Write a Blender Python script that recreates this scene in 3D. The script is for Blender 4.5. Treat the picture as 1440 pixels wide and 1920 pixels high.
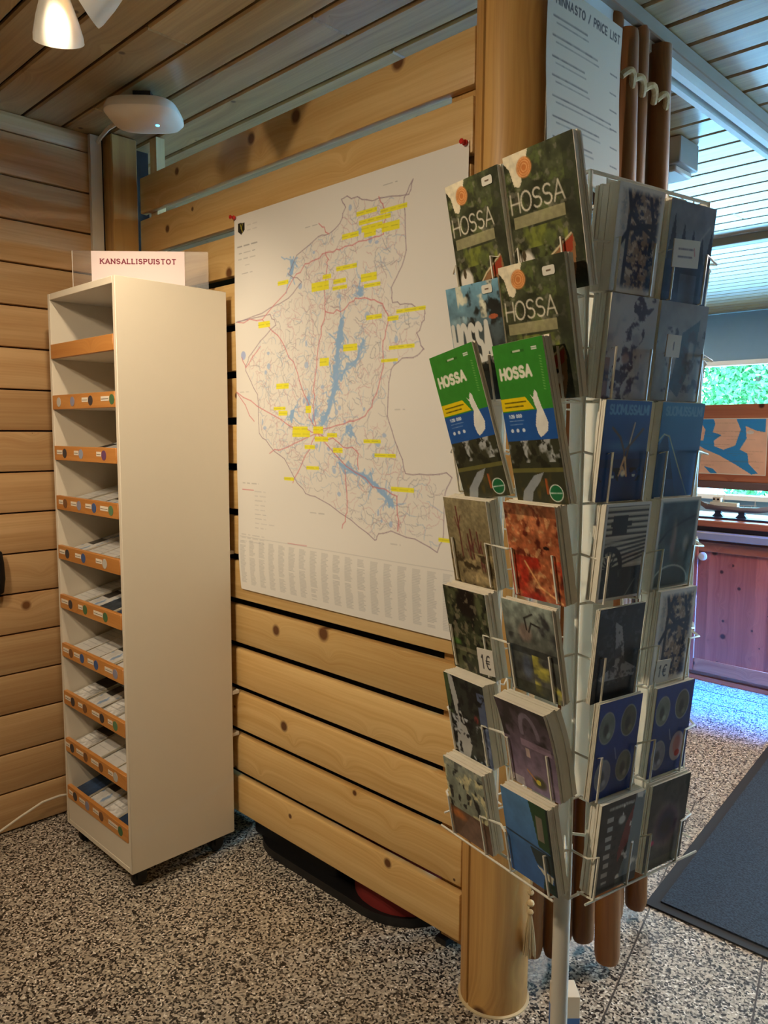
import bpy, bmesh, math, random
import numpy as np
from mathutils import Matrix, Vector, Euler

for o in list(bpy.data.objects): bpy.data.objects.remove(o, do_unlink=True)
sc = bpy.context.scene
COL = sc.collection
PI = math.pi

# ------------------------------------------------------------------ camera
F_PX, YAW, PITCH, ROLL, CAM_H = 1450.0, math.radians(45.5), math.radians(5.88), math.radians(0.283), 1.55
fw = Vector((-math.cos(YAW)*math.cos(PITCH), math.sin(YAW)*math.cos(PITCH), -math.sin(PITCH)))
rt = Vector((math.sin(YAW), math.cos(YAW), 0)); up = rt.cross(fw)
rt, up = math.cos(ROLL)*rt+math.sin(ROLL)*up, -math.sin(ROLL)*rt+math.cos(ROLL)*up
cam = bpy.data.cameras.new('camera'); camo = bpy.data.objects.new('camera', cam); COL.objects.link(camo)
M = Matrix((rt, up, -fw)).transposed().to_4x4(); M.translation = (0, 0, CAM_H)
camo.matrix_world = M
cam.sensor_fit = 'HORIZONTAL'; cam.sensor_width = 36; cam.lens = F_PX/1440*36
cam.clip_start = 0.05; cam.clip_end = 200
sc.camera = camo

# ------------------------------------------------------------------ world, daylight, exposure
w = bpy.data.worlds.new('sky'); sc.world = w; w.use_nodes = True
bg = w.node_tree.nodes['Background']
bg.inputs[0].default_value = (0.27, 0.66, 1.0, 1); bg.inputs[1].default_value = 34.0
sc.view_settings.view_transform = 'Standard'; sc.view_settings.look = 'None'
sc.view_settings.exposure = 0.12; sc.view_settings.gamma = 1.0
sc.view_settings.use_curve_mapping = False

def lamp(name, kind, loc, target, energy, color, **kw):
    l = bpy.data.lights.new(name, kind); l.energy = energy; l.color = color
    for k, v in kw.items(): setattr(l, k, v)
    o = bpy.data.objects.new(name, l); COL.objects.link(o); o.location = loc
    d = Vector(target)-Vector(loc)
    o.rotation_euler = d.to_track_quat('-Z', 'Y').to_euler()
    return o
# added blue area lamp in the assumed door, imitating daylight on the far floor
blue_lamp = lamp('added_blue_lamp', 'AREA', (2.44, 4.56, 1.25), (-1.7, 4.50, 0.0), 165, (0.006, 0.20, 1.0), shape='RECTANGLE', size=.34, size_y=1.5, spread=math.radians(14))
# portals of the glazed openings (they only guide the sky light)
def portal(name, loc, target, sx, sy):
    o = lamp(name, 'AREA', loc, target, 1, (1, 1, 1)); o.data.shape = 'RECTANGLE'; o.data.size = sx; o.data.size_y = sy
    o.data.cycles.is_portal = True
portal('window_portal', (-1.25, 7.85, 1.6), (-1.25, 6, 1.6), 7.5, 1.36)

# ------------------------------------------------------------------ helpers
def lin(c):
    c = np.asarray(c, float)/255.0
    return np.where(c <= 0.04045, c/12.92, ((c+0.055)/1.055)**2.4)
def rgba(c): return tuple(lin(c))+(1.0,)

def new_mat(name):
    m = bpy.data.materials.new(name); m.use_nodes = True
    n = m.node_tree; return m, n, n.nodes['Principled BSDF']
_simple = {}
def plain(name, col, rough=0.5, metal=0.0, emit=0, spec=0.5, var=0.04, scale=18.0):
    if name in _simple: return _simple[name]
    m, n, b = new_mat(name)
    tc = n.nodes.new('ShaderNodeTexCoord'); nz = n.nodes.new('ShaderNodeTexNoise'); nz.inputs['Scale'].default_value = scale
    nz.inputs['Detail'].default_value = 4
    n.links.new(tc.outputs['Object'], nz.inputs['Vector'])
    r = n.nodes.new('ShaderNodeMapRange'); r.inputs[3].default_value = 1-var; r.inputs[4].default_value = 1+var
    n.links.new(nz.outputs[0], r.inputs[0])
    mx = n.nodes.new('ShaderNodeVectorMath'); mx.operation = 'SCALE'; mx.inputs[0].default_value = tuple(lin(col))
    n.links.new(r.outputs[0], mx.inputs['Scale']); n.links.new(mx.outputs[0], b.inputs['Base Color'])
    b.inputs['Roughness'].default_value = rough; b.inputs['Metallic'].default_value = metal
    b.inputs['Specular IOR Level'].default_value = spec
    if emit:
        b.inputs['Emission Color'].default_value = rgba(col); b.inputs['Emission Strength'].default_value = emit
    _simple[name] = m; return m

def wood(name, light, dark, knot, along='X', across='Z', knots=True, rough=0.42, kscale=3.6, grain=60, thr=0.055, plank=0):
    m, n, b = new_mat(name); L = n.links.new; N = n.nodes.new
    tc = N('ShaderNodeTexCoord'); oi = N('ShaderNodeObjectInfo'); sx = N('ShaderNodeSeparateXYZ'); L(tc.outputs['Object'], sx.inputs[0])
    def math_(op, a, c=None, v=None):
        q = N('ShaderNodeMath'); q.operation = op
        for i, s in enumerate((a, c if c is not None else v)):
            if s is None: continue
            if isinstance(s, (int, float)): q.inputs[i].default_value = s
            else: L(s, q.inputs[i])
        return q.outputs[0]
    other = [a for a in 'XYZ' if a not in (along, across)][0]
    rnd = math_('MULTIPLY', oi.outputs['Random'], v=37.0)
    u = math_('ADD', sx.outputs[along], rnd)
    v0 = math_('ADD', sx.outputs[across], math_('MULTIPLY', oi.outputs['Random'], v=11.0))
    if plank:   # edge glued lamellas: an own tone for each strip
        pl = math_('FLOOR', math_('MULTIPLY', v0, v=1.0/plank))
        u = math_('ADD', u, math_('MULTIPLY', pl, v=3.37))
    cb = N('ShaderNodeCombineXYZ'); L(u, cb.inputs[0]); L(v0, cb.inputs[1])
    vor = N('ShaderNodeTexVoronoi'); vor.voronoi_dimensions = '2D'; vor.inputs['Scale'].default_value = kscale; L(cb.outputs[0], vor.inputs['Vector'])
    d = vor.outputs['Distance']
    # bend of the grain round the knots
    bend = math_('MULTIPLY', math_('POWER', 2.718, math_('MULTIPLY', d, v=-9.0)), v=0.05)
    v1 = math_('ADD', v0, bend)
    c2 = N('ShaderNodeCombineXYZ'); L(math_('MULTIPLY', u, v=0.9), c2.inputs[0]); L(math_('MULTIPLY', v1, v=float(grain)/3), c2.inputs[1]); L(math_('MULTIPLY', sx.outputs[other], v=float(grain)/3), c2.inputs[2])
    nz = N('ShaderNodeTexNoise'); nz.inputs['Scale'].default_value = 1.0; nz.inputs['Detail'].default_value = 5; nz.inputs['Roughness'].default_value = 0.62
    L(c2.outputs[0], nz.inputs['Vector'])
    c3 = N('ShaderNodeCombineXYZ'); L(math_('MULTIPLY', u, v=1.6), c3.inputs[0]); L(math_('MULTIPLY', v1, v=float(grain)*2.2), c3.inputs[1])
    nz2 = N('ShaderNodeTexNoise'); nz2.inputs['Scale'].default_value = 1.0; nz2.inputs['Detail'].default_value = 2; L(c3.outputs[0], nz2.inputs['Vector'])
    f = math_('ADD', math_('MULTIPLY', nz.outputs[0], v=0.7), math_('MULTIPLY', nz2.outputs[0], v=0.3))
    cr = N('ShaderNodeValToRGB'); cr.color_ramp.elements[0].position = 0.36; cr.color_ramp.elements[0].color = rgba(dark)
    cr.color_ramp.elements[1].position = 0.62; cr.color_ramp.elements[1].color = rgba(light)
    L(f, cr.inputs[0]); col = cr.outputs[0]
    tone = N('ShaderNodeMapRange'); tone.inputs[3].default_value = 0.86; tone.inputs[4].default_value = 1.12
    if plank:
        wn = N('ShaderNodeTexWhiteNoise'); wn.noise_dimensions = '1D'; L(pl, wn.inputs['W']); L(wn.outputs[0], tone.inputs[0])
    else: L(oi.outputs['Random'], tone.inputs[0])
    sc_ = N('ShaderNodeVectorMath'); sc_.operation = 'SCALE'; L(col, sc_.inputs[0]); L(tone.outputs[0], sc_.inputs['Scale']); col = sc_.outputs[0]
    if knots:
        sel = N('ShaderNodeSeparateColor'); L(vor.outputs['Color'], sel.inputs[0])
        size = math_('MULTIPLY', math_('MAXIMUM', math_('SUBTRACT', sel.outputs[0], v=0.35), v=0.0), v=thr/0.4)
        mr = N('ShaderNodeMapRange'); L(d, mr.inputs[0]); L(math_('MULTIPLY', size, v=0.55), mr.inputs[1]); L(math_('ADD', size, v=0.002), mr.inputs[2])
        mr.inputs[3].default_value = 1.0; mr.inputs[4].default_value = 0.0
        km = math_('MULTIPLY', mr.outputs[0], math_('GREATER_THAN', sel.outputs[0], v=0.38))
        mx = N('ShaderNodeMix'); mx.data_type = 'RGBA'; L(km, mx.inputs[0]); L(col, mx.inputs[6]); mx.inputs[7].default_value = rgba(knot)
        col = mx.outputs[2]
    L(col, b.inputs['Base Color'])
    b.inputs['Roughness'].default_value = rough
    bp = N('ShaderNodeBump'); bp.inputs['Strength'].default_value = 0.10; bp.inputs['Distance'].default_value = 0.002
    L(f, bp.inputs['Height']); L(bp.outputs[0], b.inputs['Normal'])
    return m

def props(o, label=None, cat=None, group=None, kind=None):
    if label: o['label'] = label
    if cat: o['category'] = cat
    if group: o['group'] = group
    if kind: o['kind'] = kind
    return o
def link(name, me, mat=None, parent=None):
    o = bpy.data.objects.new(name, me); COL.objects.link(o)
    if mat is not None and len(me.materials) == 0: me.materials.append(mat)
    if parent is not None: o.parent = parent
    return o
def thing(name, label, cat, loc=(0, 0, 0), rotz=0, group=None, matrix=None):
    o = bpy.data.objects.new(name, None); COL.objects.link(o); o.empty_display_size = 0.05
    if matrix is not None: o.matrix_world = matrix
    else: o.location = loc; o.rotation_euler = (0, 0, rotz)
    return props(o, label, cat, group)
def mesh_of(bm, smooth=False, name='m'):
    bmesh.ops.recalc_face_normals(bm, faces=bm.faces)
    me = bpy.data.meshes.new(name); bm.to_mesh(me); bm.free()
    if smooth:
        me.polygons.foreach_set('use_smooth', [True]*len(me.polygons))
        try: me.set_sharp_from_angle(angle=math.radians(38))
        except Exception: pass
    return me
def add_box(bm, x0, x1, y0, y1, z0, z1, bev=0.0, seg=1):
    vs = [bm.verts.new((x, y, z)) for x in (x0, x1) for y in (y0, y1) for z in (z0, z1)]
    idx = ((0, 1, 3, 2), (4, 6, 7, 5), (0, 4, 5, 1), (2, 3, 7, 6), (0, 2, 6, 4), (1, 5, 7, 3))
    fs = [bm.faces.new([vs[i] for i in f]) for f in idx]
    if bev:
        es = {e for f in fs for e in f.edges}
        bmesh.ops.bevel(bm, geom=list(es), offset=bev, segments=seg, affect='EDGES', profile=0.5)
def box(name, x0, x1, y0, y1, z0, z1, mat, parent=None, bev=0.0, seg=1, origin=None):
    bm = bmesh.new(); c = origin or ((x0+x1)/2, (y0+y1)/2, (z0+z1)/2)
    add_box(bm, x0-c[0], x1-c[0], y0-c[1], y1-c[1], z0-c[2], z1-c[2], bev, seg)
    o = link(name, mesh_of(bm, bev > 0, name), mat, parent); o.location = c; return o
def add_tube(bm, pts, r, n=6, closed=False, caps=True):
    pts = [Vector(p) for p in pts]; k = len(pts); rings = []; ref = None
    for i, p in enumerate(pts):
        a = pts[i-1] if (i > 0 or closed) else p; b = pts[(i+1) % k] if (i < k-1 or closed) else p
        t = (b-a).normalized()
        if ref is None:
            ref = t.cross(Vector((0.3, 0.2, 1)))
            if ref.length < 1e-3: ref = t.cross(Vector((1, 0, 0)))
        ref = (ref-t*ref.dot(t)).normalized(); bi = t.cross(ref)
        rr = r[i] if isinstance(r, (list, tuple)) else r
        rings.append([bm.verts.new(p+(ref*math.cos(q*2*PI/n)+bi*math.sin(q*2*PI/n))*rr) for q in range(n)])
    for i in range(k if closed else k-1):
        A, B = rings[i], rings[(i+1) % k]
        for q in range(n): bm.faces.new((A[q], A[(q+1) % n], B[(q+1) % n], B[q]))
    if caps and not closed:
        bm.faces.new(rings[0][::-1]); bm.faces.new(rings[-1])
def tube(name, pts, r, mat, parent=None, n=6, closed=False):
    bm = bmesh.new(); add_tube(bm, pts, r, n, closed); return link(name, mesh_of(bm, True, name), mat, parent)
def add_lathe(bm, prof, n=24, M=None):
    rings = []
    for r, z in prof:
        ring = []
        for i in range(n):
            p = Vector((r*math.cos(2*PI*i/n), r*math.sin(2*PI*i/n), z))
            ring.append(bm.verts.new(M @ p if M else p))
        rings.append(ring)
    for A, B in zip(rings, rings[1:]):
        for i in range(n): bm.faces.new((A[i], A[(i+1) % n], B[(i+1) % n], B[i]))
    if prof[0][0] > 1e-6: bm.faces.new(rings[0][::-1])
    if prof[-1][0] > 1e-6: bm.faces.new(rings[-1])
def lathe(name, prof, mat, parent=None, n=24, M=None):
    bm = bmesh.new(); add_lathe(bm, prof, n, M); bmesh.ops.remove_doubles(bm, verts=bm.verts, dist=1e-6)
    return link(name, mesh_of(bm, True, name), mat, parent)
def add_prism(bm, poly, z0, z1):
    a = [bm.verts.new((x, y, z0)) for x, y in poly]; b = [bm.verts.new((x, y, z1)) for x, y in poly]
    n = len(poly)
    for i in range(n): bm.faces.new((a[i], a[(i+1) % n], b[(i+1) % n], b[i]))
    bm.faces.new(a[::-1]); bm.faces.new(b)
def prism(name, poly, z0, z1, mat, parent=None, M=None, smooth=False):
    bm = bmesh.new(); add_prism(bm, poly, z0, z1)
    if M is not None: bmesh.ops.transform(bm, matrix=M, verts=bm.verts)
    return link(name, mesh_of(bm, smooth, name), mat, parent)

# ------------------------------------------------------------------ painted prints (flat print held as point colours)
RNG = np.random.default_rng(7)
def vnoise(W, H, sx, sy, seed, octv=3):
    r = np.random.default_rng(seed); out = np.zeros((H, W)); amp = 1.0; tot = 0
    for o in range(octv):
        gx, gy = max(2, int(sx*2**o)+2), max(2, int(sy*2**o)+2); g = r.random((gy, gx))
        X = np.linspace(0, gx-1.001, W); Y = np.linspace(0, gy-1.001, H); xi = X.astype(int); yi = Y.astype(int)
        fx = X-xi; fy = Y-yi; fx = fx*fx*(3-2*fx); fy = fy*fy*(3-2*fy)
        a = g[yi][:, xi]; b = g[yi][:, xi+1]; c = g[yi+1][:, xi]; d = g[yi+1][:, xi+1]
        out += amp*((a*(1-fx)+b*fx)*(1-fy)[:, None]+(c*(1-fx)+d*fx)*fy[:, None]); tot += amp; amp *= 0.55
    return out/tot
def arc(cx, cy, rx, ry, a0, a1, n=10):
    return [(cx+rx*math.cos(math.radians(a0+(a1-a0)*i/n)), cy+ry*math.sin(math.radians(a0+(a1-a0)*i/n))) for i in range(n+1)]
S_ = arc(.3, .74, .26, .24, 30, 270, 9)+arc(.3, .26, .28, .26, 90, -150, 9)
GL = {  # stroke letters: width, strokes (x right, y up, height 1)
 'A': (.7, [[(0, 0), (.35, 1), (.7, 0)], [(.12, .33), (.58, .33)]]), 'H': (.62, [[(0, 0), (0, 1)], [(.62, 0), (.62, 1)], [(0, .5), (.62, .5)]]),
 'O': (.74, [arc(.37, .5, .37, .5, 0, 360, 20)]), 'S': (.6, [S_]), 'K': (.62, [[(0, 0), (0, 1)], [(.6, 1), (0, .42)], [(.2, .6), (.62, 0)]]),
 'N': (.66, [[(0, 0), (0, 1), (.66, 0), (.66, 1)]]), 'L': (.5, [[(0, 1), (0, 0), (.5, 0)]]), 'I': (.08, [[(.04, 0), (.04, 1)]]),
 'P': (.55, [[(0, 0), (0, 1), (.3, 1)]+arc(.3, .74, .25, .26, 90, -90, 8)+[(0, .48)]]), 'U': (.62, [[(0, 1), (0, .3)]+arc(.31, .3, .31, .3, 180, 360, 10)+[(.62, 1)]]),
 'T': (.6, [[(0, 1), (.6, 1)], [(.3, 1), (.3, 0)]]), 'M': (.8, [[(0, 0), (0, 1), (.4, .25), (.8, 1), (.8, 0)]]), 'R': (.58, [[(0, 0), (0, 1), (.3, 1)]+arc(.3, .75, .25, .25, 90, -90, 8)+[(0, .5)], [(.28, .5), (.58, 0)]]),
 'C': (.66, [arc(.37, .5, .37, .5, 50, 310, 16)]), 'E': (.5, [[(.5, 1), (0, 1), (0, 0), (.5, 0)], [(0, .5), (.42, .5)]]), '/': (.4, [[(0, -.05), (.4, 1.05)]]),
 '1': (.3, [[(0, .8), (.2, 1), (.2, 0)]]), '2': (.55, [arc(.27, .72, .27, .28, 160, -40, 8)+[(0, 0), (.55, 0)]]), '5': (.55, [[(.5, 1), (.06, 1), (.02, .55)]+arc(.26, .32, .28, .32, 110, -150, 10)]),
 '0': (.56, [arc(.28, .5, .28, .5, 0, 360, 16)]), ':': (.08, [[(.04, .15), (.04, .2)], [(.04, .6), (.04, .65)]]), '€': (.6, [arc(.4, .5, .36, .5, 60, 300, 14), [(-.04, .6), (.5, .6)], [(-.04, .42), (.45, .42)]]), ' ': (.35, []),
}
SERIF = {'K': ((0, 0), (0, 1), (.62, 0), (.6, 1)), 'A': ((0, 0), (.7, 0)), 'N': ((0, 0), (0, 1), (.66, 1)), 'L': ((0, 1), (0, 0)), 'I': ((.04, 0), (.04, 1)), 'P': ((0, 0), (0, 1)), 'U': ((0, 1), (.62, 1)), 'T': ((.3, 0),), 'H': ((0, 0), (0, 1), (.62, 0), (.62, 1)), 'O': (), 'S': (), 'R': ((0, 0), (0, 1)), 'E': (), 'C': (), 'M': ()}
class Canvas:
    """a small painted print; x to the right 0..1, y downwards 0..1"""
    def __init__(s, W, H, bg):
        s.W, s.H = W, H; s.a = np.zeros((H, W, 3)); s.a[:] = bg
        s.X, s.Y = np.meshgrid((np.arange(W)+.5)/W, (np.arange(H)+.5)/H)
    def mix(s, m, col):
        m = np.clip(m, 0, 1)[..., None]; s.a = s.a*(1-m)+np.asarray(col, float)*m
    def grad(s, c0, c1, y0=0, y1=1):
        t = np.clip((s.Y-y0)/(y1-y0), 0, 1)[..., None]; s.a = np.asarray(c0, float)*(1-t)+np.asarray(c1, float)*t
    def noise(s, sx, sy, seed, amount, octv=4):
        n = vnoise(s.W, s.H, sx, sy, seed, octv); s.a = np.clip(s.a*(1+amount*(n-.5)[..., None]*2), 0, 255)
    def blot(s, sx, sy, seed, thr, col, soft=.06, region=None, alpha=1, octv=4):
        n = vnoise(s.W, s.H, sx, sy, seed, octv); m = np.clip((n-thr)/soft, 0, 1)*alpha
        if region is not None: m = m*region
        s.mix(m, col)
    def rect(s, x0, y0, x1, y1, col, alpha=1): s.mix(((s.X >= x0)&(s.X <= x1)&(s.Y >= y0)&(s.Y <= y1))*alpha, col)
    def ell(s, cx, cy, rx, ry, col, alpha=1, soft=.08):
        d = np.hypot((s.X-cx)/rx, (s.Y-cy)/ry); s.mix(np.clip((1-d)/soft, 0, 1)*alpha, col)
    def inside(s, pts):
        m = np.zeros((s.H, s.W), bool); k = len(pts)
        for i in range(k):
            (x0, y0), (x1, y1) = pts[i], pts[(i+1) % k]
            if y0 == y1: continue
            m ^= ((s.Y < y0) != (s.Y < y1)) & (s.X < (x1-x0)*(s.Y-y0)/(y1-y0)+x0)
        return m
    def poly(s, pts, col, alpha=1): s.mix(s.inside(pts)*alpha, col)
    def line(s, pts, wpx, col, alpha=1):
        W, H = s.W, s.H
        for (x0, y0), (x1, y1) in zip(pts, pts[1:]):
            ax, ay, bx, by = x0*W, y0*H, x1*W, y1*H; p = wpx+1.5
            i0, i1 = int(max(0, min(ax, bx)-p)), int(min(W, max(ax, bx)+p+1)); j0, j1 = int(max(0, min(ay, by)-p)), int(min(H, max(ay, by)+p+1))
            if i1 <= i0 or j1 <= j0: continue
            X = np.arange(i0, i1)[None]+.5; Y = np.arange(j0, j1)[:, None]+.5
            dx, dy = bx-ax, by-ay; L2 = dx*dx+dy*dy+1e-9; t = np.clip(((X-ax)*dx+(Y-ay)*dy)/L2, 0, 1)
            d = np.hypot(X-ax-t*dx, Y-ay-t*dy); m = (np.clip(wpx/2+.5-d, 0, min(1, wpx))*alpha)[..., None]
            s.a[j0:j1, i0:i1] = s.a[j0:j1, i0:i1]*(1-m)+np.asarray(col, float)*m
    def text(s, t, x, y, h, wid, wpx, col, serif=False, slope=0.0, alpha=1, sp=.22):
        """baseline start (x, y), height h and total width wid, all in fractions"""
        tot = sum(GL[c][0]+sp for c in t)-sp; k = wid/tot; cx = 0
        for c in t:
            gw, st = GL[c]
            for q in st: s.line([(x+(cx+px)*k, y-py*h+slope*(cx+px)*k) for px, py in q], wpx, col, alpha)
            if serif:
                for px, py in SERIF.get(c, ()): s.line([(x+(cx+px-.1)*k, y-py*h), (x+(cx+px+.1)*k, y-py*h)], wpx*.8, col, alpha)
            cx += gw+sp
    def scribble(s, x0, x1, y, wpx, col, seed, alpha=.8, slope=0):
        r = random.Random(seed); x = x0
        while x < x1:
            l = r.uniform(.02, .07)*(1 if x1-x0 > .3 else .6); e = min(x+l, x1); s.line([(x, y+slope*(x-x0)), (e, y+slope*(e-x0))], wpx, col, alpha*r.uniform(.6, 1)); x = e+.012
    def border(s, bw, bh, col, soft=0):
        if soft: s.mix(np.maximum(np.clip((bw-np.minimum(s.X, 1-s.X))/(bw*soft), 0, 1), np.clip((bh-np.minimum(s.Y, 1-s.Y))/(bh*soft), 0, 1)), col)
        else: s.mix((np.minimum(s.X, 1-s.X) < bw)|(np.minimum(s.Y, 1-s.Y) < bh), col)
_pm = {}
def print_mat(rough):
    if rough not in _pm:
        m, n, b = new_mat('printed_paper_%d' % int(rough*100)); c = n.nodes.new('ShaderNodeVertexColor'); c.layer_name = 'print'
        n.links.new(c.outputs[0], b.inputs['Base Color']); b.inputs['Roughness'].default_value = rough; b.inputs['Specular IOR Level'].default_value = 0.35
        _pm[rough] = m
    return _pm[rough]
def print_mesh(cv, w, h, fn=None, rough=.4):
    """grid in local x (-w/2..w/2), z (0..h), facing -y"""
    W, H = cv.W, cv.H
    u, v = np.meshgrid(np.linspace(0, 1, W), np.linspace(0, 1, H))
    P = np.zeros((H, W, 3)); P[..., 0] = (u-.5)*w; P[..., 2] = (1-v)*h
    if fn: P = fn(u, v, P)
    me = bpy.data.meshes.new('print'); me.vertices.add(W*H); me.vertices.foreach_set('co', P.reshape(-1).astype(np.float32))
    i = (np.arange(H-1)[:, None]*W+np.arange(W-1)[None]).reshape(-1)
    q = np.stack([i, i+W, i+W+1, i+1], 1).astype(np.int32)
    me.loops.add(q.size); me.polygons.add(len(q)); me.polygons.foreach_set('loop_start', np.arange(0, q.size, 4, dtype=np.int32))
    me.loops.foreach_set('vertex_index', q.reshape(-1)); me.update(calc_edges=True)
    me.polygons.foreach_set('use_smooth', np.ones(len(q), bool))
    ca = me.color_attributes.new('print', 'FLOAT_COLOR', 'POINT')
    c4 = np.ones((W*H, 4), np.float32); c4[:, :3] = lin(np.clip(cv.a, 0, 255)).reshape(-1, 3); ca.data.foreach_set('color', c4.reshape(-1))
    me.materials.append(print_mat(rough)); return me

# ------------------------------------------------------------------ materials
PINE = wood('pine_plank', (224, 188, 126), (202, 158, 92), (98, 60, 30), 'X', 'Z', thr=.085, kscale=4.6)
LOGW = wood('log_panel', (216, 178, 128), (192, 148, 98), (120, 78, 44), 'Y', 'Z', kscale=2.2, thr=.03)
CEIL = wood('ceiling_pine', (180, 150, 102), (146, 116, 74), (80, 52, 28), 'X', 'Y', rough=.35, kscale=3.0, thr=.03)
_cb = CEIL.node_tree.nodes['Principled BSDF']; _cb.inputs['Coat Weight'].default_value = .55; _cb.inputs['Coat Roughness'].default_value = .22; _cb.inputs['Coat IOR'].default_value = 1.5
POST = wood('post_pine', (206, 160, 92), (170, 122, 62), (96, 60, 30), 'Z', 'X', kscale=2.4, thr=.06)
POLE = wood('pole_pine', (160, 104, 52), (114, 68, 32), (74, 42, 20), 'Z', 'Y', kscale=2.6, thr=.05)
REDW = wood('red_pine', (196, 104, 78), (164, 78, 60), (74, 34, 26), 'Z', 'X', kscale=7, thr=.09, plank=.07)
REDH = wood('red_pine_rail', (196, 116, 80), (164, 86, 58), (74, 34, 26), 'X', 'Z', kscale=4, thr=.06)
DARK = plain('dark_gap', (34, 26, 20), .9)
WHITE = plain('white_laminate', (226, 214, 192), .45, var=.015)
WIRE = plain('white_wire', (238, 232, 214), .35, var=.05)
PAPER = plain('paper_edge', (236, 228, 208), .7, var=.06, scale=90)
ORANGE = wood('orange_lip', (206, 142, 74), (188, 120, 54), (140, 80, 30), 'X', 'Z', knots=False, rough=.4)
BLACK = plain('black_plastic', (22, 21, 22), .5)
CREAM = plain('cream_enamel', (238, 230, 214), .35)
PLASTER = plain('plaster', (150, 118, 82), .8)
ALU = plain('painted_steel', (196, 190, 180), .35, metal=.3)

def terrazzo():
    m, n, b = new_mat('terrazzo'); L = n.links.new; N = n.nodes.new
    tc = N('ShaderNodeTexCoord')
    nz = N('ShaderNodeTexNoise'); nz.inputs['Scale'].default_value = 70; L(tc.outputs['Object'], nz.inputs['Vector'])
    vm = N('ShaderNodeVectorMath'); vm.operation = 'SCALE'; vm.inputs['Scale'].default_value = .012; L(nz.outputs['Color'], vm.inputs[0])
    va = N('ShaderNodeVectorMath'); va.operation = 'ADD'; L(tc.outputs['Object'], va.inputs[0]); L(vm.outputs[0], va.inputs[1])
    v1 = N('ShaderNodeTexVoronoi'); v1.voronoi_dimensions = '2D'; v1.inputs['Scale'].default_value = 185; L(va.outputs[0], v1.inputs['Vector'])
    s1 = N('ShaderNodeSeparateColor'); L(v1.outputs['Color'], s1.inputs[0])
    cr = N('ShaderNodeValToRGB'); cr.color_ramp.interpolation = 'CONSTANT'
    st = [(0, (40, 37, 35)), (.22, (98, 92, 84)), (.36, (176, 166, 150)), (.62, (198, 188, 170)), (.84, (146, 136, 122)), (.955, (238, 232, 220))]
    e = cr.color_ramp.elements; e[0].color = rgba(st[0][1]); e[1].position = st[1][0]; e[1].color = rgba(st[1][1])
    for p, c in st[2:]:
        q = e.new(p); q.color = rgba(c)
    L(s1.outputs[0], cr.inputs[0])
    v2 = N('ShaderNodeTexVoronoi'); v2.voronoi_dimensions = '2D'; v2.inputs['Scale'].default_value = 95; L(va.outputs[0], v2.inputs['Vector'])
    s2 = N('ShaderNodeSeparateColor'); L(v2.outputs['Color'], s2.inputs[0])
    g = N('ShaderNodeMath'); g.operation = 'LESS_THAN'; g.inputs[1].default_value = .16; L(s2.outputs[1], g.inputs[0])
    d = N('ShaderNodeMath'); d.operation = 'LESS_THAN'; d.inputs[1].default_value = .34; L(v2.outputs['Distance'], d.inputs[0])
    mm = N('ShaderNodeMath'); mm.operation = 'MULTIPLY'; L(g.outputs[0], mm.inputs[0]); L(d.outputs[0], mm.inputs[1])
    mx = N('ShaderNodeMix'); mx.data_type = 'RGBA'; L(mm.outputs[0], mx.inputs[0]); L(cr.outputs[0], mx.inputs[6]); mx.inputs[7].default_value = rgba((40, 36, 33))
    L(mx.outputs[2], b.inputs['Base Color']); b.inputs['Roughness'].default_value = .33
    return m
TERR = terrazzo()

# ------------------------------------------------------------------ structure: floor, ceiling, walls
X0, X1, Y0, Y1, ZC = -3.06, 2.5, -2.4, 7.70, 2.70
XB = -5.0
floor = props(box('floor', XB-.2, X1+.2, Y0-.2, Y1+.2, -.10, 0, TERR, origin=(0, 0, 0)), kind='structure')
ang = math.radians(13.5)
JO = plain('joint_strip', (70, 64, 58), .5)
for px, py in ((-1.043, 2.294), (-.698, 2.321)):      # dark joint strips between the terrazzo fields
    o = box('joint_strip', -.0025, .0025, -1.6, .9, 0.0, .0006, JO, floor, origin=(0, 0, 0)); o.location = (px, py, 0); o.rotation_euler = (0, 0, ang)
for yy in (4.42, 4.62):
    box('joint_strip', -2.2, 1.5, yy, yy+.006, 0, .0006, JO, floor)

ceil = props(box('ceiling', XB-.2, X1+.2, Y0-.2, Y1+.2, ZC+.02, ZC+.12, DARK), kind='structure')
bm = bmesh.new(); L_ = 2.9; add_box(bm, -L_/2, L_/2, -.0685, .0685, 0, .0195, .006, 1); cb_me = mesh_of(bm, False, 'ceiling_board')
k = 0; y = 1.189-.147*24+.0735
rr = random.Random(3)
while y < Y1:
    off = 1.306 if abs(y-1.56) < .02 else rr.uniform(.2, 2.6)
    for x in (X0+off-L_*1.5, X0+off-L_/2, X0+off+L_/2, X0+off+L_*1.5):
        if x < X0-L_/2+.05 and y < 1.6: continue
        o = link('ceiling_board', cb_me, CEIL); o.parent = ceil; o.matrix_parent_inverse = ceil.matrix_world.inverted() if False else Matrix.Translation(-Vector(ceil.location)); o.location = (x+.001*k % .002, y, ZC)
    y += .147; k += 1

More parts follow.
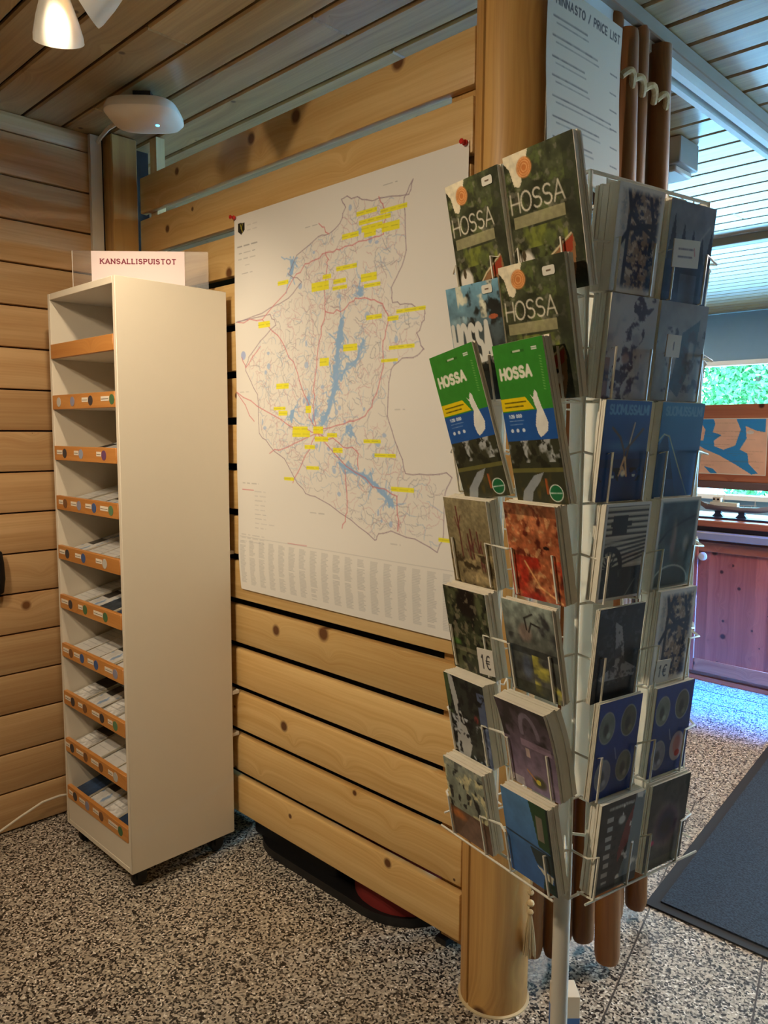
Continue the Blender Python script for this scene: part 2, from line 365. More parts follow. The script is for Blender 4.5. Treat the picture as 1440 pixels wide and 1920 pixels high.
wl = props(box('wall_left', X0-.12, X0, Y0, 1.70, 0, ZC, DARK), kind='structure')
def child(o, p):
    o.parent = p; o.matrix_parent_inverse = Matrix.Translation(-Vector(p.location)); return o
bm = bmesh.new(); add_box(bm, 0, .03, -1.95, 1.90, .003, .1523, .006, 2); lp_me = mesh_of(bm, True, 'log_panel')
for i in range(18):
    z = .003+i*.1545; o = child(link('log_panel', lp_me, LOGW), wl); o.location = (X0, -.42, z)
    if i == 17: o.scale.z = .46; o.rotation_euler.z = 0; o.data = lp_me.copy(); o.data.transform(Matrix.Translation((-.004, .9, 0))); o.location.y -= .9
props(box('wall_right', X1, X1+.12, Y0, 4.36, 0, ZC, PLASTER), kind='structure')
wr = props(box('wall_right', X1, X1+.12, 4.80, Y1, 0, ZC, PLASTER), kind='structure')
child(box('lintel', X1, X1+.12, 4.36, 4.80, 2.15, ZC, PLASTER), wr)  # wall above the assumed, unseen door opening
props(box('wall_side', XB-.12, X0-.12, 1.58, 1.70, 0, ZC, PLASTER), kind='structure')
props(box('wall_behind', X0-.12, X1+.12, Y0-.12, Y0, 0, ZC, PLASTER), kind='structure')
BLUEG = plain('far_wall_paint', (132, 164, 186), .7)
wb = props(box('wall_back', XB-.12, X1+.12, Y1, Y1+.14, 2.25, ZC, BLUEG), kind='structure')
child(box('parapet', XB-.12, X1+.12, Y1, Y1+.14, 0, .92, BLUEG), wb)

FRAME = plain('window_frame_paint', (232, 232, 226), .4)
GL_, gn, gb = new_mat('window_glass'); gn.nodes.remove(gb); tr = gn.nodes.new('ShaderNodeBsdfTransparent'); gl = gn.nodes.new('ShaderNodeBsdfGlossy'); gl.inputs['Roughness'].default_value = .02
fr = gn.nodes.new('ShaderNodeFresnel'); fr.inputs[0].default_value = 1.35; ms = gn.nodes.new('ShaderNodeMixShader')
gn.links.new(fr.outputs[0], ms.inputs[0]); gn.links.new(tr.outputs[0], ms.inputs[1]); gn.links.new(gl.outputs[0], ms.inputs[2]); gn.links.new(ms.outputs[0], gn.nodes['Material Output'].inputs[0])
win = props(box('window_1', XB, X1, Y1-.02, Y1+.06, 2.205, 2.25, FRAME), kind='structure')
child(box('window_sill', XB, X1, Y1-.08, Y1+.06, .92, .965, FRAME), win)
for x in (XB, -.9, 1.0): child(box('window_post', x, x+.06, Y1-.02, Y1+.06, .965, 2.205, FRAME), win)
for a, b in ((XB+.06, -.9), (-.84, 1.0), (1.06, X1)): child(box('pane', a, b, Y1+.015, Y1+.025, .965, 2.205, GL_), win)
props(box('wall_left_far', XB-.12, XB, 1.70, Y1, 0, ZC, PLASTER), kind='structure')
dr = props(box('door_assumed', X1+.02, X1+.08, 4.36, 4.40, 0, 2.15, FRAME), kind='structure')  # assumed unseen glass door, added as the source of the blue floor patch
child(box('door_stile', X1+.02, X1+.08, 4.76, 4.80, 0, 2.15, FRAME), dr); child(box('door_rail', X1+.02, X1+.08, 4.40, 4.76, 2.07, 2.15, FRAME), dr)
child(box('pane', X1+.045, X1+.053, 4.40, 4.76, 0, 2.07, GL_), dr)

# cross beam with the sliding rail over the pole curtain, and the ceiling trim further back
BEAM = plain('beam_paint', (150, 132, 112), .5)
tb = props(box('trim_1', -1.145, -1.062, 1.73, Y1, 2.655, ZC-.001, BEAM, bev=.003), kind='structure')
child(box('rail', -1.152, -1.132, 1.75, 4.74, 2.625, 2.655, FRAME), tb)
child(box('rail', -1.108, -1.085, 1.75, 4.74, 2.625, 2.655, FRAME), tb)
child(box('rail_slot', -1.132, -1.108, 1.75, 4.74, 2.648, 2.6545, BLACK), tb)
props(box('trim_2', X0, -1.15, 4.74, 4.82, 2.655, ZC-.001, plain('trim_paint', (180, 160, 132), .5), bev=.004), kind='structure')

# ------------------------------------------------------------------ slatted partition
wp = thing('wall_partition', None, None, (0, 0, 0)); props(wp, kind='structure')
bm = bmesh.new(); add_box(bm, -.842, .846, 0, .028, 0, .138, .004, 2); pk = mesh_of(bm, True, 'plank')
PL_Y = 1.60
plank_z = [.13+.1633*i for i in range(15)]
for i, z in enumerate(plank_z):
    o = link('plank', pk, PINE, wp); o.location = (-2.113+.0035*((i*7) % 3-1), PL_Y, z)
PALE = wood('pale_batten', (226, 196, 148), (206, 170, 118), (150, 110, 70), 'Z', 'X', knots=False)
box('batten', -2.915, -2.865, 1.628, 1.665, .02, ZC, PALE, wp)
box('batten', -1.36, -1.276, 1.629, 1.665, .10, 2.57, POST, wp)  # right batten, widened up to the post to block daylight leaks
# unseen dark screen added behind the slats to darken gaps and block daylight
es = thing('gap_screen', 'added black felt screen darkening the gaps of the slatted partition', 'screen', (-2.12, 1.76, 0))
box('felt', -.80, .74, -.02, .02, .33, 2.16, plain('black_felt', (30, 24, 22), .95), es)
for x in (-.78, .68): box('leg', x, x+.04, -.02, .02, 0, .3295, BLACK, es)
box('daylight_skirt', -.735, -.30, -.015, .015, .012, .3295, plain('black_felt', (30, 24, 22), .95), es)  # added felt piece that blocks daylight coming in under the partition
for x in (-.78, .68): box('foot', x, x+.04, -.06, .06, 0, .02, BLACK, es)
cp = props(box('trim_3', X0+.03, -2.952, 1.485, 1.592, 0, ZC-.001, POST, bev=.004), kind='structure')
for z, x in ((1.115, -2.345), (.60, -2.325), (.44, -2.33)): box('clip', x-.03, x+.012, PL_Y-.03, PL_Y-.001, z-.006, z+.006, WHITE, wp)

# round log post with its saw kerf
bm = bmesh.new(); prof = []
for i in range(48):
    a = 2*PI*i/48; prof.append((.0885*math.cos(a), .0885*math.sin(a)))
ka = math.radians(255)
pts = []
for i in range(128):
    a = 2*PI*i/128; r = .092
    da = abs((a-ka+PI) % (2*PI)-PI)
    if da < .03: r = .066
    pts.append((r*math.cos(a), r*math.sin(a)))
rings = []
for z, s in ((0, .99), (.02, 1.0), (.9, 1.0), (1.8, .985), (ZC-.002, .965)):
    rings.append([bm.verts.new((x*s, y*s, z)) for x, y in pts])
for A, B in zip(rings, rings[1:]):
    for i in range(128): bm.faces.new((A[i], A[(i+1) % 128], B[(i+1) % 128], B[i]))
bm.faces.new(rings[0][::-1]); bm.faces.new(rings[-1])
post = thing('log_post', 'round pine log post at the end of the slatted partition', 'post', (-1.181, 1.645, 0))
link('log', mesh_of(bm, True, 'log'), POST, post)
lathe('base_ring', [(.0925, 0), (.098, 0), (.098, .004), (.0925, .006)], plain('sealant', (208, 190, 150), .6), post, 40)

# white cable raceway in the corner and its branch
rw = thing('cable_raceway', 'white cable raceway running up the corner of the log wall', 'raceway', (X0+.03, 1.45, 0))
box('duct', 0, .02, -.024, .024, .5, ZC-.004, WHITE, rw, .002, origin=(0, 0, 0))
tube('cable', [(.012, .01, 2.67), (.06, .0, 2.675), (.16, -.015, 2.68), (.36, -.02, 2.68)], .008, WHITE, rw, 8)

# ------------------------------------------------------------------ map on the partition
MAPX0, MAPX1, MAPZ0, MAPZ1 = -2.297, -1.274, .99, 2.283
CAMP = Vector((0, 0, CAM_H))
def px_on_y(px, py, Y):
    d = fw+rt*((px-720)/F_PX)-up*((py-960)/F_PX); return CAMP+d*(Y/d.y)
def muv(px, py):
    P = px_on_y(px, py, 1.598); return ((P.x-MAPX0)/(MAPX1-MAPX0), (MAPZ1-P.z)/(MAPZ1-MAPZ0))
cv = Canvas(450, 580, (230, 226, 218))
outline_px = [(776, 337), (760, 372), (762, 405), (764, 470), (750, 510), (735, 540), (737, 568), (760, 570), (797, 580), (797, 600), (783, 625), (797, 655), (785, 667), (757, 672), (737, 693), (733, 730), (731, 780), (742, 820), (752, 850), (762, 888), (800, 890), (838, 886), (848, 895), (835, 925), (833, 1000), (822, 1035), (780, 1010), (735, 995), (712, 1000), (705, 1012), (660, 975), (600, 935), (575, 925), (560, 905), (538, 860), (510, 835), (490, 812), (487, 760), (485, 740), (462, 695), (468, 670), (490, 640), (520, 610), (510, 590), (445, 605), (495, 588), (545, 560), (570, 530), (545, 515), (560, 480), (600, 445), (620, 440), (640, 420), (650, 390), (642, 375), (672, 370), (700, 378), (720, 372), (768, 366)]
ol = [muv(*p) for p in outline_px]
inside = cv.inside(ol)
rr = random.Random(11); gx = lambda: (rr.uniform(0, .9), rr.uniform(.06, .82))
def isin(p): 
    i, j = int(p[0]*450), int(p[1]*580); return 0 <= i < 450 and 0 <= j < 580 and inside[j, i]
n = 0
while n < 1250:       # the fine web of roads and streams
    p = gx()
    if not isin(p): continue
    n += 1; a = rr.uniform(0, 6.28); pl = [p]
    for q in range(rr.randint(3, 9)):
        a += rr.gauss(0, .6); p = (p[0]+.0085*math.cos(a), p[1]+.007*math.sin(a))
        if not isin(p): break
        pl.append(p)
    cv.line(pl, rr.choice((.5, .6, .8)), rr.choice(((196, 150, 156), (168, 165, 172), (200, 168, 168), (150, 176, 205), (140, 140, 148))), .6)
blue = (146, 182, 220)
def wig(pl, amp, k=4):
    out = []
    for (x0, y0), (x1, y1) in zip(pl, pl[1:]): out += [(x0+(x1-x0)*i/k+(rr.gauss(0, amp) if i else 0), y0+(y1-y0)*i/k+(rr.gauss(0, amp) if i else 0)) for i in range(k)]
    return out+[pl[-1]]
for pl, wd in (([(641, 600), (636, 640), (634, 680), (633, 720), (628, 745), (618, 775), (610, 795)], 8), ([(683, 640), (672, 675), (650, 695), (636, 712)], 4.5), ([(640, 868), (675, 888), (700, 905), (728, 935)], 7), ([(728, 935), (738, 948)], 4), ([(552, 490), (550, 515)], 8), ([(555, 770), (550, 785)], 7), ([(675, 540), (678, 555)], 5), ([(583, 745), (582, 760)], 4), ([(597, 770), (592, 790)], 5), ([(655, 800), (665, 812)], 5), ([(640, 620), (638, 650)], 9), ([(630, 690), (634, 715)], 10)):
    for _ in range(5):
        cv.line(wig([muv(*p) for p in pl], .006, 4), wd*.5, blue, .7)
    for p in pl:
        for _ in range(5):
            a = muv(*p); cv.line(wig([a, (a[0]+rr.gauss(0, .028), a[1]+rr.gauss(0, .022))], .004, 4), wd*.22, blue, .7)
for _ in range(70):
    p = gx()
    if isin(p): cv.ell(p[0], p[1], rr.uniform(.004, .011), rr.uniform(.003, .009), (160, 185, 220), .7)
cv.ell(*muv(458, 667), .014, .012, (170, 184, 220))
cv.line(wig(ol+[ol[0]], .0018, 3), 1.0, (135, 112, 128), .9)
red = (206, 118, 124)
for pl in ([(480, 790), (445, 735), (500, 770), (560, 805), (600, 812), (650, 795), (690, 780), (710, 740), (722, 690), (720, 640), (730, 600), (718, 570), (690, 560), (665, 565), (640, 585), (612, 585)], [(612, 585), (612, 545), (618, 500), (615, 475), (640, 470), (690, 452), (722, 440), (725, 400), (712, 370)], [(615, 475), (590, 490), (560, 515), (540, 550), (495, 600), (448, 605)], [(495, 600), (530, 640), (560, 700), (580, 750), (590, 790), (600, 812)], [(612, 585), (600, 640), (594, 700), (592, 760), (600, 812)], [(600, 812), (545, 838), (510, 850)], [(600, 812), (640, 830), (672, 845), (675, 880)], [(600, 812), (640, 860), (700, 912), (745, 930), (747, 995)], [(650, 880), (652, 960), (643, 990)], [(600, 812), (570, 870), (552, 905)], [(620, 440), (600, 420)], [(455, 670), (462, 690), (490, 650)]):
    cv.line(wig([muv(*p) for p in pl], .0028, 4), 1.25, red, .9)
yl = (240, 232, 40)
for x, y, wd, ht, sl in ((690, 398, 36, 8, 0), (740, 392, 44, 8, 0), (705, 412, 55, 8, 0), (700, 427, 36, 10, 0), (735, 425, 30, 14, 0), (660, 443, 30, 9, 0), (697, 438, 20, 12, 0), (653, 502, 38, 7, 0), (617, 520, 16, 7, 0), (604, 538, 34, 15, 0), (640, 528, 24, 7, 0), (640, 540, 28, 7, 0), (694, 520, 28, 13, 0), (700, 535, 28, 7, 0), (535, 531, 24, 8, 0), (771, 581, 46, 6, 0), (702, 595, 28, 7, 0), (738, 597, 18, 8, 0), (498, 609, 28, 12, 0), (658, 652, 26, 12, 0), (755, 650, 42, 6, 0), (733, 676, 28, 6, 0), (610, 679, 18, 13, 0), (532, 724, 28, 10, 0), (528, 766, 28, 7, 0), (535, 775, 20, 8, 0), (583, 768, 12, 12, 0), (568, 804, 32, 8, 0), (570, 814, 38, 11, 0), (602, 806, 20, 12, 0), (628, 816, 20, 7, 0), (608, 823, 28, 8, 0), (586, 838, 22, 7, 0), (638, 844, 18, 9, 0), (702, 827, 30, 6, 0), (725, 854, 36, 6, 0), (590, 877, 26, 6, 0), (545, 897, 22, 6, 0), (755, 918, 38, 7, 0), (836, 1012, 20, 6, 0)):
    a, b = muv(x, y); hw = wd/2/430*.98; hh = ht/2/720*1.0
    cv.rect(a-hw, b-hh, a+hw, b+hh, yl, .9); cv.scribble(a-hw, a+hw, b, .6, (120, 120, 60), int(x+y), .6)
cv.poly([muv(448, 420), muv(460, 418), muv(460, 432), muv(454, 441), muv(448, 436)], (38, 36, 30)); cv.line([muv(452, 422), muv(456, 436)], 1.3, (212, 196, 60)); cv.line([muv(456, 421), muv(453, 430)], 1.0, (212, 196, 60))
for (x, y, l, wpx, c) in ((465, 420, 18, .6, 130), (465, 430, 18, .6, 130), (447, 460, 37, 1.6, 105), (450, 473, 30, .9, 130), (449, 484, 34, .9, 130), (462, 497, 8, .7, 140), (456, 512, 20, .7, 130), (720, 345, 26, .9, 140), (575, 425, 22, .8, 150), (745, 768, 18, .8, 150), (583, 962, 26, .9, 130), (735, 1020, 18, .9, 140), (452, 735, 16, .7, 140), (458, 906, 30, .9, 130)):
    a, b = muv(x, y); a2, b2 = muv(x+l, y); cv.scribble(a, a2, (b+b2)/2, wpx, (c, c, c), x, .8)
for i in range(9): a, b = muv(480, 921+i*8.5); cv.scribble(a, a+.06+.05*(i == 7), b, .7, (150, 150, 155), i, .7)
cv.line([muv(457, 917), muv(478, 919)], 1.2, red); cv.line([muv(542, 1018), muv(578, 1023)], .9, red, .8)
for i in range(3): a, b = muv(455, 999+6*i); cv.scribble(a, a+.13, b+.002, .7, (140, 140, 145), i+40, .7)
for i in range(18):      # the index of places along the foot of the map
    x = .012+i*.0545
    for j in range(34):
        y = .862+j*.0036
        if rr.random() < .97: cv.line([(x, y), (x+rr.uniform(.02, .032), y)], .75, (150, 152, 152), .6)
cv.line([(.01, .853), (.98, .853)], .6, (160, 160, 160), .6)
def curl(u, v, P):
    low = np.clip((v-.80)/.2, 0, 1)
    P[..., 1] = -.004-.010*np.sin(v*7.5+u*1.2)**2*(.3+.7*u*(1-u)*4)*np.clip(v*4, 0, 1)*np.clip((1-v)*9, 0, 1)-.004*low
    P[..., 0] += .018*np.clip((v-.88)/.12, 0, 1)**1.5*(1-u)
    return P
mp = thing('wall_map', 'large paper road map with yellow highlighted place names pinned to the slats', 'map', ((MAPX0+MAPX1)/2, PL_Y-.0005, MAPZ0))
me = print_mesh(cv, MAPX1-MAPX0, MAPZ1-MAPZ0, curl, .45); sh = link('printed_sheet', me, None, mp)
PINR = plain('red_plastic', (196, 40, 34), .3)
for i, (x, z, lb) in enumerate(((MAPX0+.006, MAPZ1-.004, 'red push pin in the map corner beside the coat of arms'), (MAPX1-.009, MAPZ1-.006, 'red push pin in the map corner beside the round log post'))):
    t = thing('push_pin', lb, 'push pin', (x, PL_Y-.0095, z), 0, 'map pins')
    Mx = Matrix.Rotation(PI/2, 4, 'X')
    lathe('head', [(.0, -.001), (.0075, -.001), (.0075, .003), (.004, .005), (.0042, .012), (.007, .015), (.006, .017), (0, .0175)], PINR, t, 14, Mx)
    tube('needle', [(0, 0, 0), (0, .016, 0)], .0007, ALU, t, 5)

# ------------------------------------------------------------------ brochure cabinet
CX0, CX1, CYF, CYB, CZ0, CZ1 = -2.818, -2.312, 1.160, 1.568, .072, 2.030
cab = thing('brochure_cabinet', 'tall white open-fronted brochure cabinet on castors in the corner', 'cabinet', (0, 0, 0))
cab.location = (-2.565, 1.364, 0)
def cbox(name, x0, x1, y0, y1, z0, z1, mat, parent=cab, bev=.0012, origin=None):
    o = box(name, x0+2.565, x1+2.565, y0-1.364, y1-1.364, z0, z1, mat, parent, bev); return o
cbox('side_panel', CX0, CX0+.018, CYF, CYB, CZ0, CZ1, WHITE); cbox('side_panel', CX1-.018, CX1, CYF, CYB, CZ0, CZ1, WHITE)
cbox('top_panel', CX0+.018, CX1-.018, CYF, CYB, CZ1-.022, CZ1, WHITE); cbox('bottom_panel', CX0+.018, CX1-.018, CYF, CYB, CZ0, CZ0+.018, WHITE)
cbox('back_panel', CX0+.018, CX1-.018, CYB-.008, CYB, CZ0+.018, CZ1-.022, WHITE); cbox('plinth_board', CX0+.018, CX1-.018, CYF+.001, CYF+.018, CZ0+.018, .178, WHITE)
lip_z = [1.829, 1.651, 1.472, 1.294, 1.113, .931, .749, .568, .386, .203]
lab = plain('white_sticker', (236, 224, 204), .5)
EMB = [plain('emblem_%d' % i, c, .5) for i, c in enumerate(((140, 140, 160), (60, 56, 60), (70, 110, 70), (150, 160, 180), (110, 70, 110), (60, 90, 140), (190, 185, 175), (120, 80, 50), (90, 130, 90)))]
bm = bmesh.new(); add_lathe(bm, [(.0001, 0), (.0165, 0), (.0165, .0008), (.0001, .0008)], 18, Matrix.Rotation(PI/2, 4, 'X')); emb_me = mesh_of(bm, False, 'emblem')
stick = {0: [], 1: [(.02, 0, 6), (.13, 0, 0), (.235, 3, 1), (.375, 4, 2)], 2: [(.02, 3, 1), (.16, 2, 3), (.33, 2, 4)], 3: [(.02, 2, 7), (.12, 3, 0), (.235, 3, 5), (.345, 4, 8)], 4: [(.01, 3, 1), (.14, 3, 5), (.30, 3, 6)], 5: [(.01, 4, 1), (.15, 2, 2), (.27, 5, 2)], 6: [(.01, 3, 7), (.10, 3, 5), (.21, 3, 5), (.34, 4, 0)], 7: [(.01, 3, 1), (.12, 2, 7), (.23, 4, 1), (.35, 2, 8)], 8: [(.0, 2, 1), (.09, 4, 7), (.21, 4, 7), (.34, 2, 6)], 9: [(.01, 2, 1), (.10, 3, 0), (.21, 3, 7), (.33, 5, 2)]}
for i, z in enumerate(lip_z):
    cbox('shelf', CX0+.018, CX1-.018, CYF+.012, CYB-.008, z-.026, z-.012, WHITE)
    lp = cbox('shelf_lip', CX0+.0185, CX1-.0185, CYF-.003, CYF+.0118, z-.026, z+.024, ORANGE, bev=.001)
    for (x, wd, e) in stick[i]:
        if wd:
            o = box('label_sticker', 0, .011*wd+.012, -.0006, 0, -.006, .009, lab, lp, origin=(0, 0, 0)); o.location = (x-.232, -.0076, .002)
            q = box('label_text', .003, .011*wd+.009, -.0002, 0, -.0005, .0015, plain('grey_print', (120, 100, 80), .6), lp, origin=(0, 0, 0)); q.location = (x-.232, -.0083, .002)
        em = link('emblem', emb_me if len(emb_me.materials) == 0 else emb_me.copy(), None, lp); em.data = emb_me.copy(); em.data.materials.clear(); em.data.materials.append(EMB[e])
        em.location = (x-.232+.011*wd+.031, -.0075, 0)
for sx in (-.205, .205):
    for sy in (-.155, .155):
        c = bpy.data.objects.new('castor', None)
        Mc = Matrix.Rotation(PI/2, 4, 'Y') @ Matrix.Rotation(.4, 4, 'X')
        bm = bmesh.new(); add_lathe(bm, [(.001, -.011), (.024, -.011), (.027, -.007), (.027, .007), (.024, .011), (.001, .011)], 20, Matrix.Rotation(PI/2, 4, 'Y'))
        bpy.data.objects.remove(c); o = link('castor', mesh_of(bm, True, 'castor'), BLACK, cab); o.location = (sx, sy, .0272)
        box('castor_fork', -.018, .018, -.02, .02, .045, .0715-.0272, BLACK, o) if False else None
        bm = bmesh.new(); add_box(bm, -.018, -.0125, -.014, .02, 0, .044); add_box(bm, .0125, .018, -.014, .02, 0, .044); add_box(bm, -.018, .018, -.022, .022, .038, .0446)
        f_ = link('castor_fork', mesh_of(bm), BLACK, o)
# leaflets lying on the shelves
def leaf_print(kind, seed):
    c = Canvas(40, 84, (228, 226, 220))
    if kind == 'white': 
        for j in range(7): c.scribble(.1, .9, .12+j*.11, .9, (150, 150, 150), seed+j, .6)
        c.noise(3, 5, seed, .06)
    elif kind == 'photo': c.rect(.0, .0, 1, .55, (64, 64, 62)); c.noise(3, 5, seed, .5); c.scribble(.1, .8, .7, .9, (120, 120, 120), seed); c.scribble(.1, .8, .8, .9, (120, 120, 120), seed+1)
    elif kind == 'blue': c.grad((96, 132, 184), (44, 60, 84)); c.noise(4, 8, seed, .3); c.ell(.4, .3, .3, .1, (210, 220, 230), .7, .5)
    elif kind == 'dark': c.grad((40, 46, 56), (70, 78, 84)); c.noise(4, 6, seed, .6); c.scribble(.1, .8, .12, 1.2, (200, 200, 200), seed)
    elif kind == 'map': c.blot(4, 6, seed, .55, (150, 175, 205), .1); c.rect(0, .35, .55, .62, (70, 66, 60)); c.noise(5, 9, seed, .12)
    return c
leaf_mesh = {k: print_mesh(leaf_print(k, 20+i), .098, .21, None, .4) for i, k in enumerate(('white', 'photo', 'blue', 'dark', 'map'))}
cover = {'white': 'white text-covered', 'photo': 'grey photo-covered', 'blue': 'blue-covered', 'dark': 'dark blue-covered', 'map': 'pale map-printed'}
ordn = ['top', 'second', 'third', 'fourth', 'fifth', 'sixth', 'seventh', 'eighth', 'ninth', 'lowest']
rows = {0: ['blue', 'white', 'white', None], 1: [None, 'white', None, None], 2: [None, 'map', 'white', 'white'], 3: ['white', 'white', 'map', 'photo'], 4: ['map', 'white', 'white', 'white'], 5: ['white', 'map', 'dark', 'blue'], 6: ['white', 'white', 'map', 'white'], 7: ['photo', 'map', 'photo', 'map'], 8: ['photo', 'white', 'white', 'white'], 9: ['blue', 'map', 'photo', 'blue']}
for i, z in enumerate(lip_z):
    for j, kd in enumerate(rows[i]):
        if not kd: continue
        rr = random.Random(i*10+j); th = .006+.008*rr.random(); tilt = math.radians(-78+rr.uniform(-1, 1))
        sn = 'leftmost'
        lb = '%s leaflets %s the %s cabinet shelf' % (cover[kd], ('at the log wall end of', 'second from the log wall end of', 'second from the map end of', 'at the map end of')[j], ordn[i])
        Mt = Matrix.Translation((CX0+.018+.057+j*.114, CYF+.022, z-.006+th)) @ Matrix.Rotation(math.radians(rr.uniform(-1.8, 1.8)), 4, 'Z') @ Matrix.Rotation(math.radians(-90+13), 4, 'X') 
        t = thing('leaflet_stack', lb, 'leaflets', group='leaflets on the cabinet shelves', matrix=Mt)
        link('cover', leaf_mesh[kd], None, t)
        bm = bmesh.new()
        for q in range(6): dx = rr.uniform(-.002, .002); add_box(bm, -.049+dx, .049+dx, .0006+q*(th-.001)/6, .0004+(q+1)*(th-.001)/6, 0.001, .209)
        link('sheets', mesh_of(bm), PAPER, t)

# acrylic sign on the cabinet
ac, an, ab = new_mat('clear_acrylic'); an.nodes.remove(ab); tr = an.nodes.new('ShaderNodeBsdfTransparent'); tr.inputs[0].default_value = (.93, .91, .88, 1); gl = an.nodes.new('ShaderNodeBsdfGlossy'); gl.inputs['Roughness'].default_value = .3
lw = an.nodes.new('ShaderNodeFresnel'); lw.inputs[0].default_value = 1.3; ms = an.nodes.new('ShaderNodeMixShader'); an.links.new(lw.outputs[0], ms.inputs[0]); an.links.new(tr.outputs[0], ms.inputs[1]); an.links.new(gl.outputs[0], ms.inputs[2]); an.links.new(ms.outputs[0], an.nodes['Material Output'].inputs[0])
pA, pB = Vector((-2.668, 1.190, CZ1)), Vector((-2.345, 1.520, CZ1))
sd = (pB-pA); sl = sd.length; sa = math.atan2(sd.y, sd.x)
sg = thing('sign_holder', 'clear acrylic sign holder with white KANSALLISPUISTOT sheet on the cabinet top', 'sign', (pA+pB)/2, sa)
box('acrylic_sheet', -sl/2, sl/2, -.0025, .0005, 0, .132, ac, sg); box('acrylic_foot', -sl/2, sl/2, -.035, -.003, 0, .003, ac, sg)
EDGE = plain('acrylic_edge', (226, 214, 200), .2)
box('acrylic_edge', -sl/2-.0015, -sl/2, -.003, .001, 0, .132, EDGE, sg)
cv = Canvas(300, 140, (232, 212, 208)); cv.text('KANSALLISPUISTOT', .10, .32, .115, .80, 3.3, (116, 8, 40), serif=True, sp=.34)
ps = link('printed_sheet', print_mesh(cv, .318, .131, None, .6), None, sg); ps.location = (-.008, -.0035, .0005)

# ------------------------------------------------------------------ access point, cable on the floor, pouch
ap = thing('wifi_access_point', 'white rounded wifi access point with blue light on the ceiling', 'access point', (-2.545, 1.405, ZC-.10), math.radians(45))
def superell(rx, ry, p, n=40): return [(rx*abs(math.cos(a))**(2/p)*(1 if math.cos(a) >= 0 else -1), ry*abs(math.sin(a))**(2/p)*(1 if math.sin(a) >= 0 else -1)) for a in (2*PI*i/n for i in range(n))]
bm = bmesh.new(); rings = []
for s, z in ((.05, -.004), (.55, -.003), (.62, .0), (.9, .008), (1.0, .022), (.99, .036), (.93, .052), (.85, .058)):
    rings.append([bm.verts.new((x*s, y*s, z)) for x, y in superell(.124, .116, 3.4)])
for A, B in zip(rings, rings[1:]):
    for i in range(40): bm.faces.new((A[i], A[(i+1) % 40], B[(i+1) % 40], B[i]))
bm.faces.new(rings[0]); bm.faces.new(rings[-1])
link('housing', mesh_of(bm, True), plain('white_plastic', (236, 224, 208), .4), ap)
box('bracket', -.03, .03, -.03, .03, .0575, .0995, BLACK, ap)
lathe('status_light', [(.0001, -.0065), (.006, -.006), (.007, -.003)], plain('blue_led', (90, 190, 255), .3, emit=4), ap, 12).location = (.045, -.005, 0)

props(tube('power_cable', [(X0+.05, .70, .006), (X0+.06, .90, .012), (X0+.075, .971, .04), (X0+.08, 1.051, .075), (X0+.08, 1.133, .103), (X0+.08, 1.20, .106), (X0+.08, 1.26, .095), (X0+.08, 1.36, .05), (X0+.09, 1.46, .006)], .0045, WHITE, None, 8), 'thin white cable bowed along the foot of the log wall', 'cable')
pc = thing('hanging_pouch', 'black pouch hanging on the log wall', 'pouch', (X0+.031, .957, .94))
bm = bmesh.new(); rings = []
for z, hx, hy in ((0, .012, .06), (.01, .022, .075), (.06, .03, .082), (.12, .026, .08), (.16, .014, .074), (.165, .006, .07)):
    rings.append([bm.verts.new((.031+hx*math.cos(a), hy*math.sin(a), z)) for a in (2*PI*i/20 for i in range(20))])
for A, B in zip(rings, rings[1:]):
    for i in range(20): bm.faces.new((A[i], A[(i+1) % 20], B[(i+1) % 20], B[i]))
bm.faces.new(rings[0]); bm.faces.new(rings[-1]); link('bag', mesh_of(bm, True), BLACK, pc)
tube('strap', [(.03, -.05, .16), (.02, -.02, .24), (.012, 0, .27), (.02, .02, .24), (.03, .05, .16)], .006, BLACK, pc, 6)
tube('hook', [(-.001, 0, .262), (.018, 0, .262), (.022, 0, .272)], .003, ALU, pc, 6)

# ------------------------------------------------------------------ ceiling spotlights
def spotlight(loc, target, label, energy, size=70, blend=.7, color=(1.0, .82, .60), side=0.0):
    """loc: middle of the shade's mouth"""
    loc = Vector(loc); d = (Vector(target)-loc).normalized(); Mx = d.to_track_quat('Z', 'Y').to_matrix().to_4x4()
    t = thing('ceiling_spotlight', label, 'spotlight', (loc.x, loc.y, 0), group='white ceiling spotlights'); t.location = (0, 0, 0); t.location = loc
    lathe('shade', [(.020, -.115), (.027, -.112), (.032, -.09), (.046, -.05), (.056, -.012), (.057, 0), (.054, 0), (.053, -.012), (.043, -.05), (.029, -.088), (.02, -.10)], CREAM, t, 32, Mx)
    lathe('lamp_face', [(.0001, -.045), (.030, -.045), (.034, -.05), (.030, -.056), (.0001, -.056)], plain('lamp_glow', (255, 214, 150), .4, emit=6), t, 24, Mx)
    back = Mx @ Vector((0, 0, -.10)); a = Vector((0, 0, ZC-loc.z-.03))
    top = Vector((back.x, back.y, a.z))-Vector((.713, .70, 0))*side
    tube('housing', [back+(Mx @ Vector((0, 0, .02))), back, back+(top-back)*.25, back+(top-back)*.55], [.024, .032, .034, .03], CREAM, t, 20)
    tube('stem', [back+(top-back)*.5, top], .010, CREAM, t, 12)
    q = lathe('ceiling_rose', [(.0001, 0), (.04, 0), (.046, .006), (.046, .0295), (.0001, .0295)], CREAM, t, 24); q.location = top
    l = lamp('spot_lamp', 'SPOT', loc+d*.012, target, energy, color, spot_size=math.radians(size), spot_blend=blend, shadow_soft_size=.035)
    return t
spotlight((-1.905, .835, 2.465), (-2.75, 1.30, 1.25), 'white ceiling spotlight with its shade turned away towards the cabinet', 26, 110, 1.0, side=.11)
spotlight((-1.755, .825, 2.495), (-3.0, -.30, 1.55), 'white ceiling spotlight turned towards the log wall', 30, 80, 1.0)
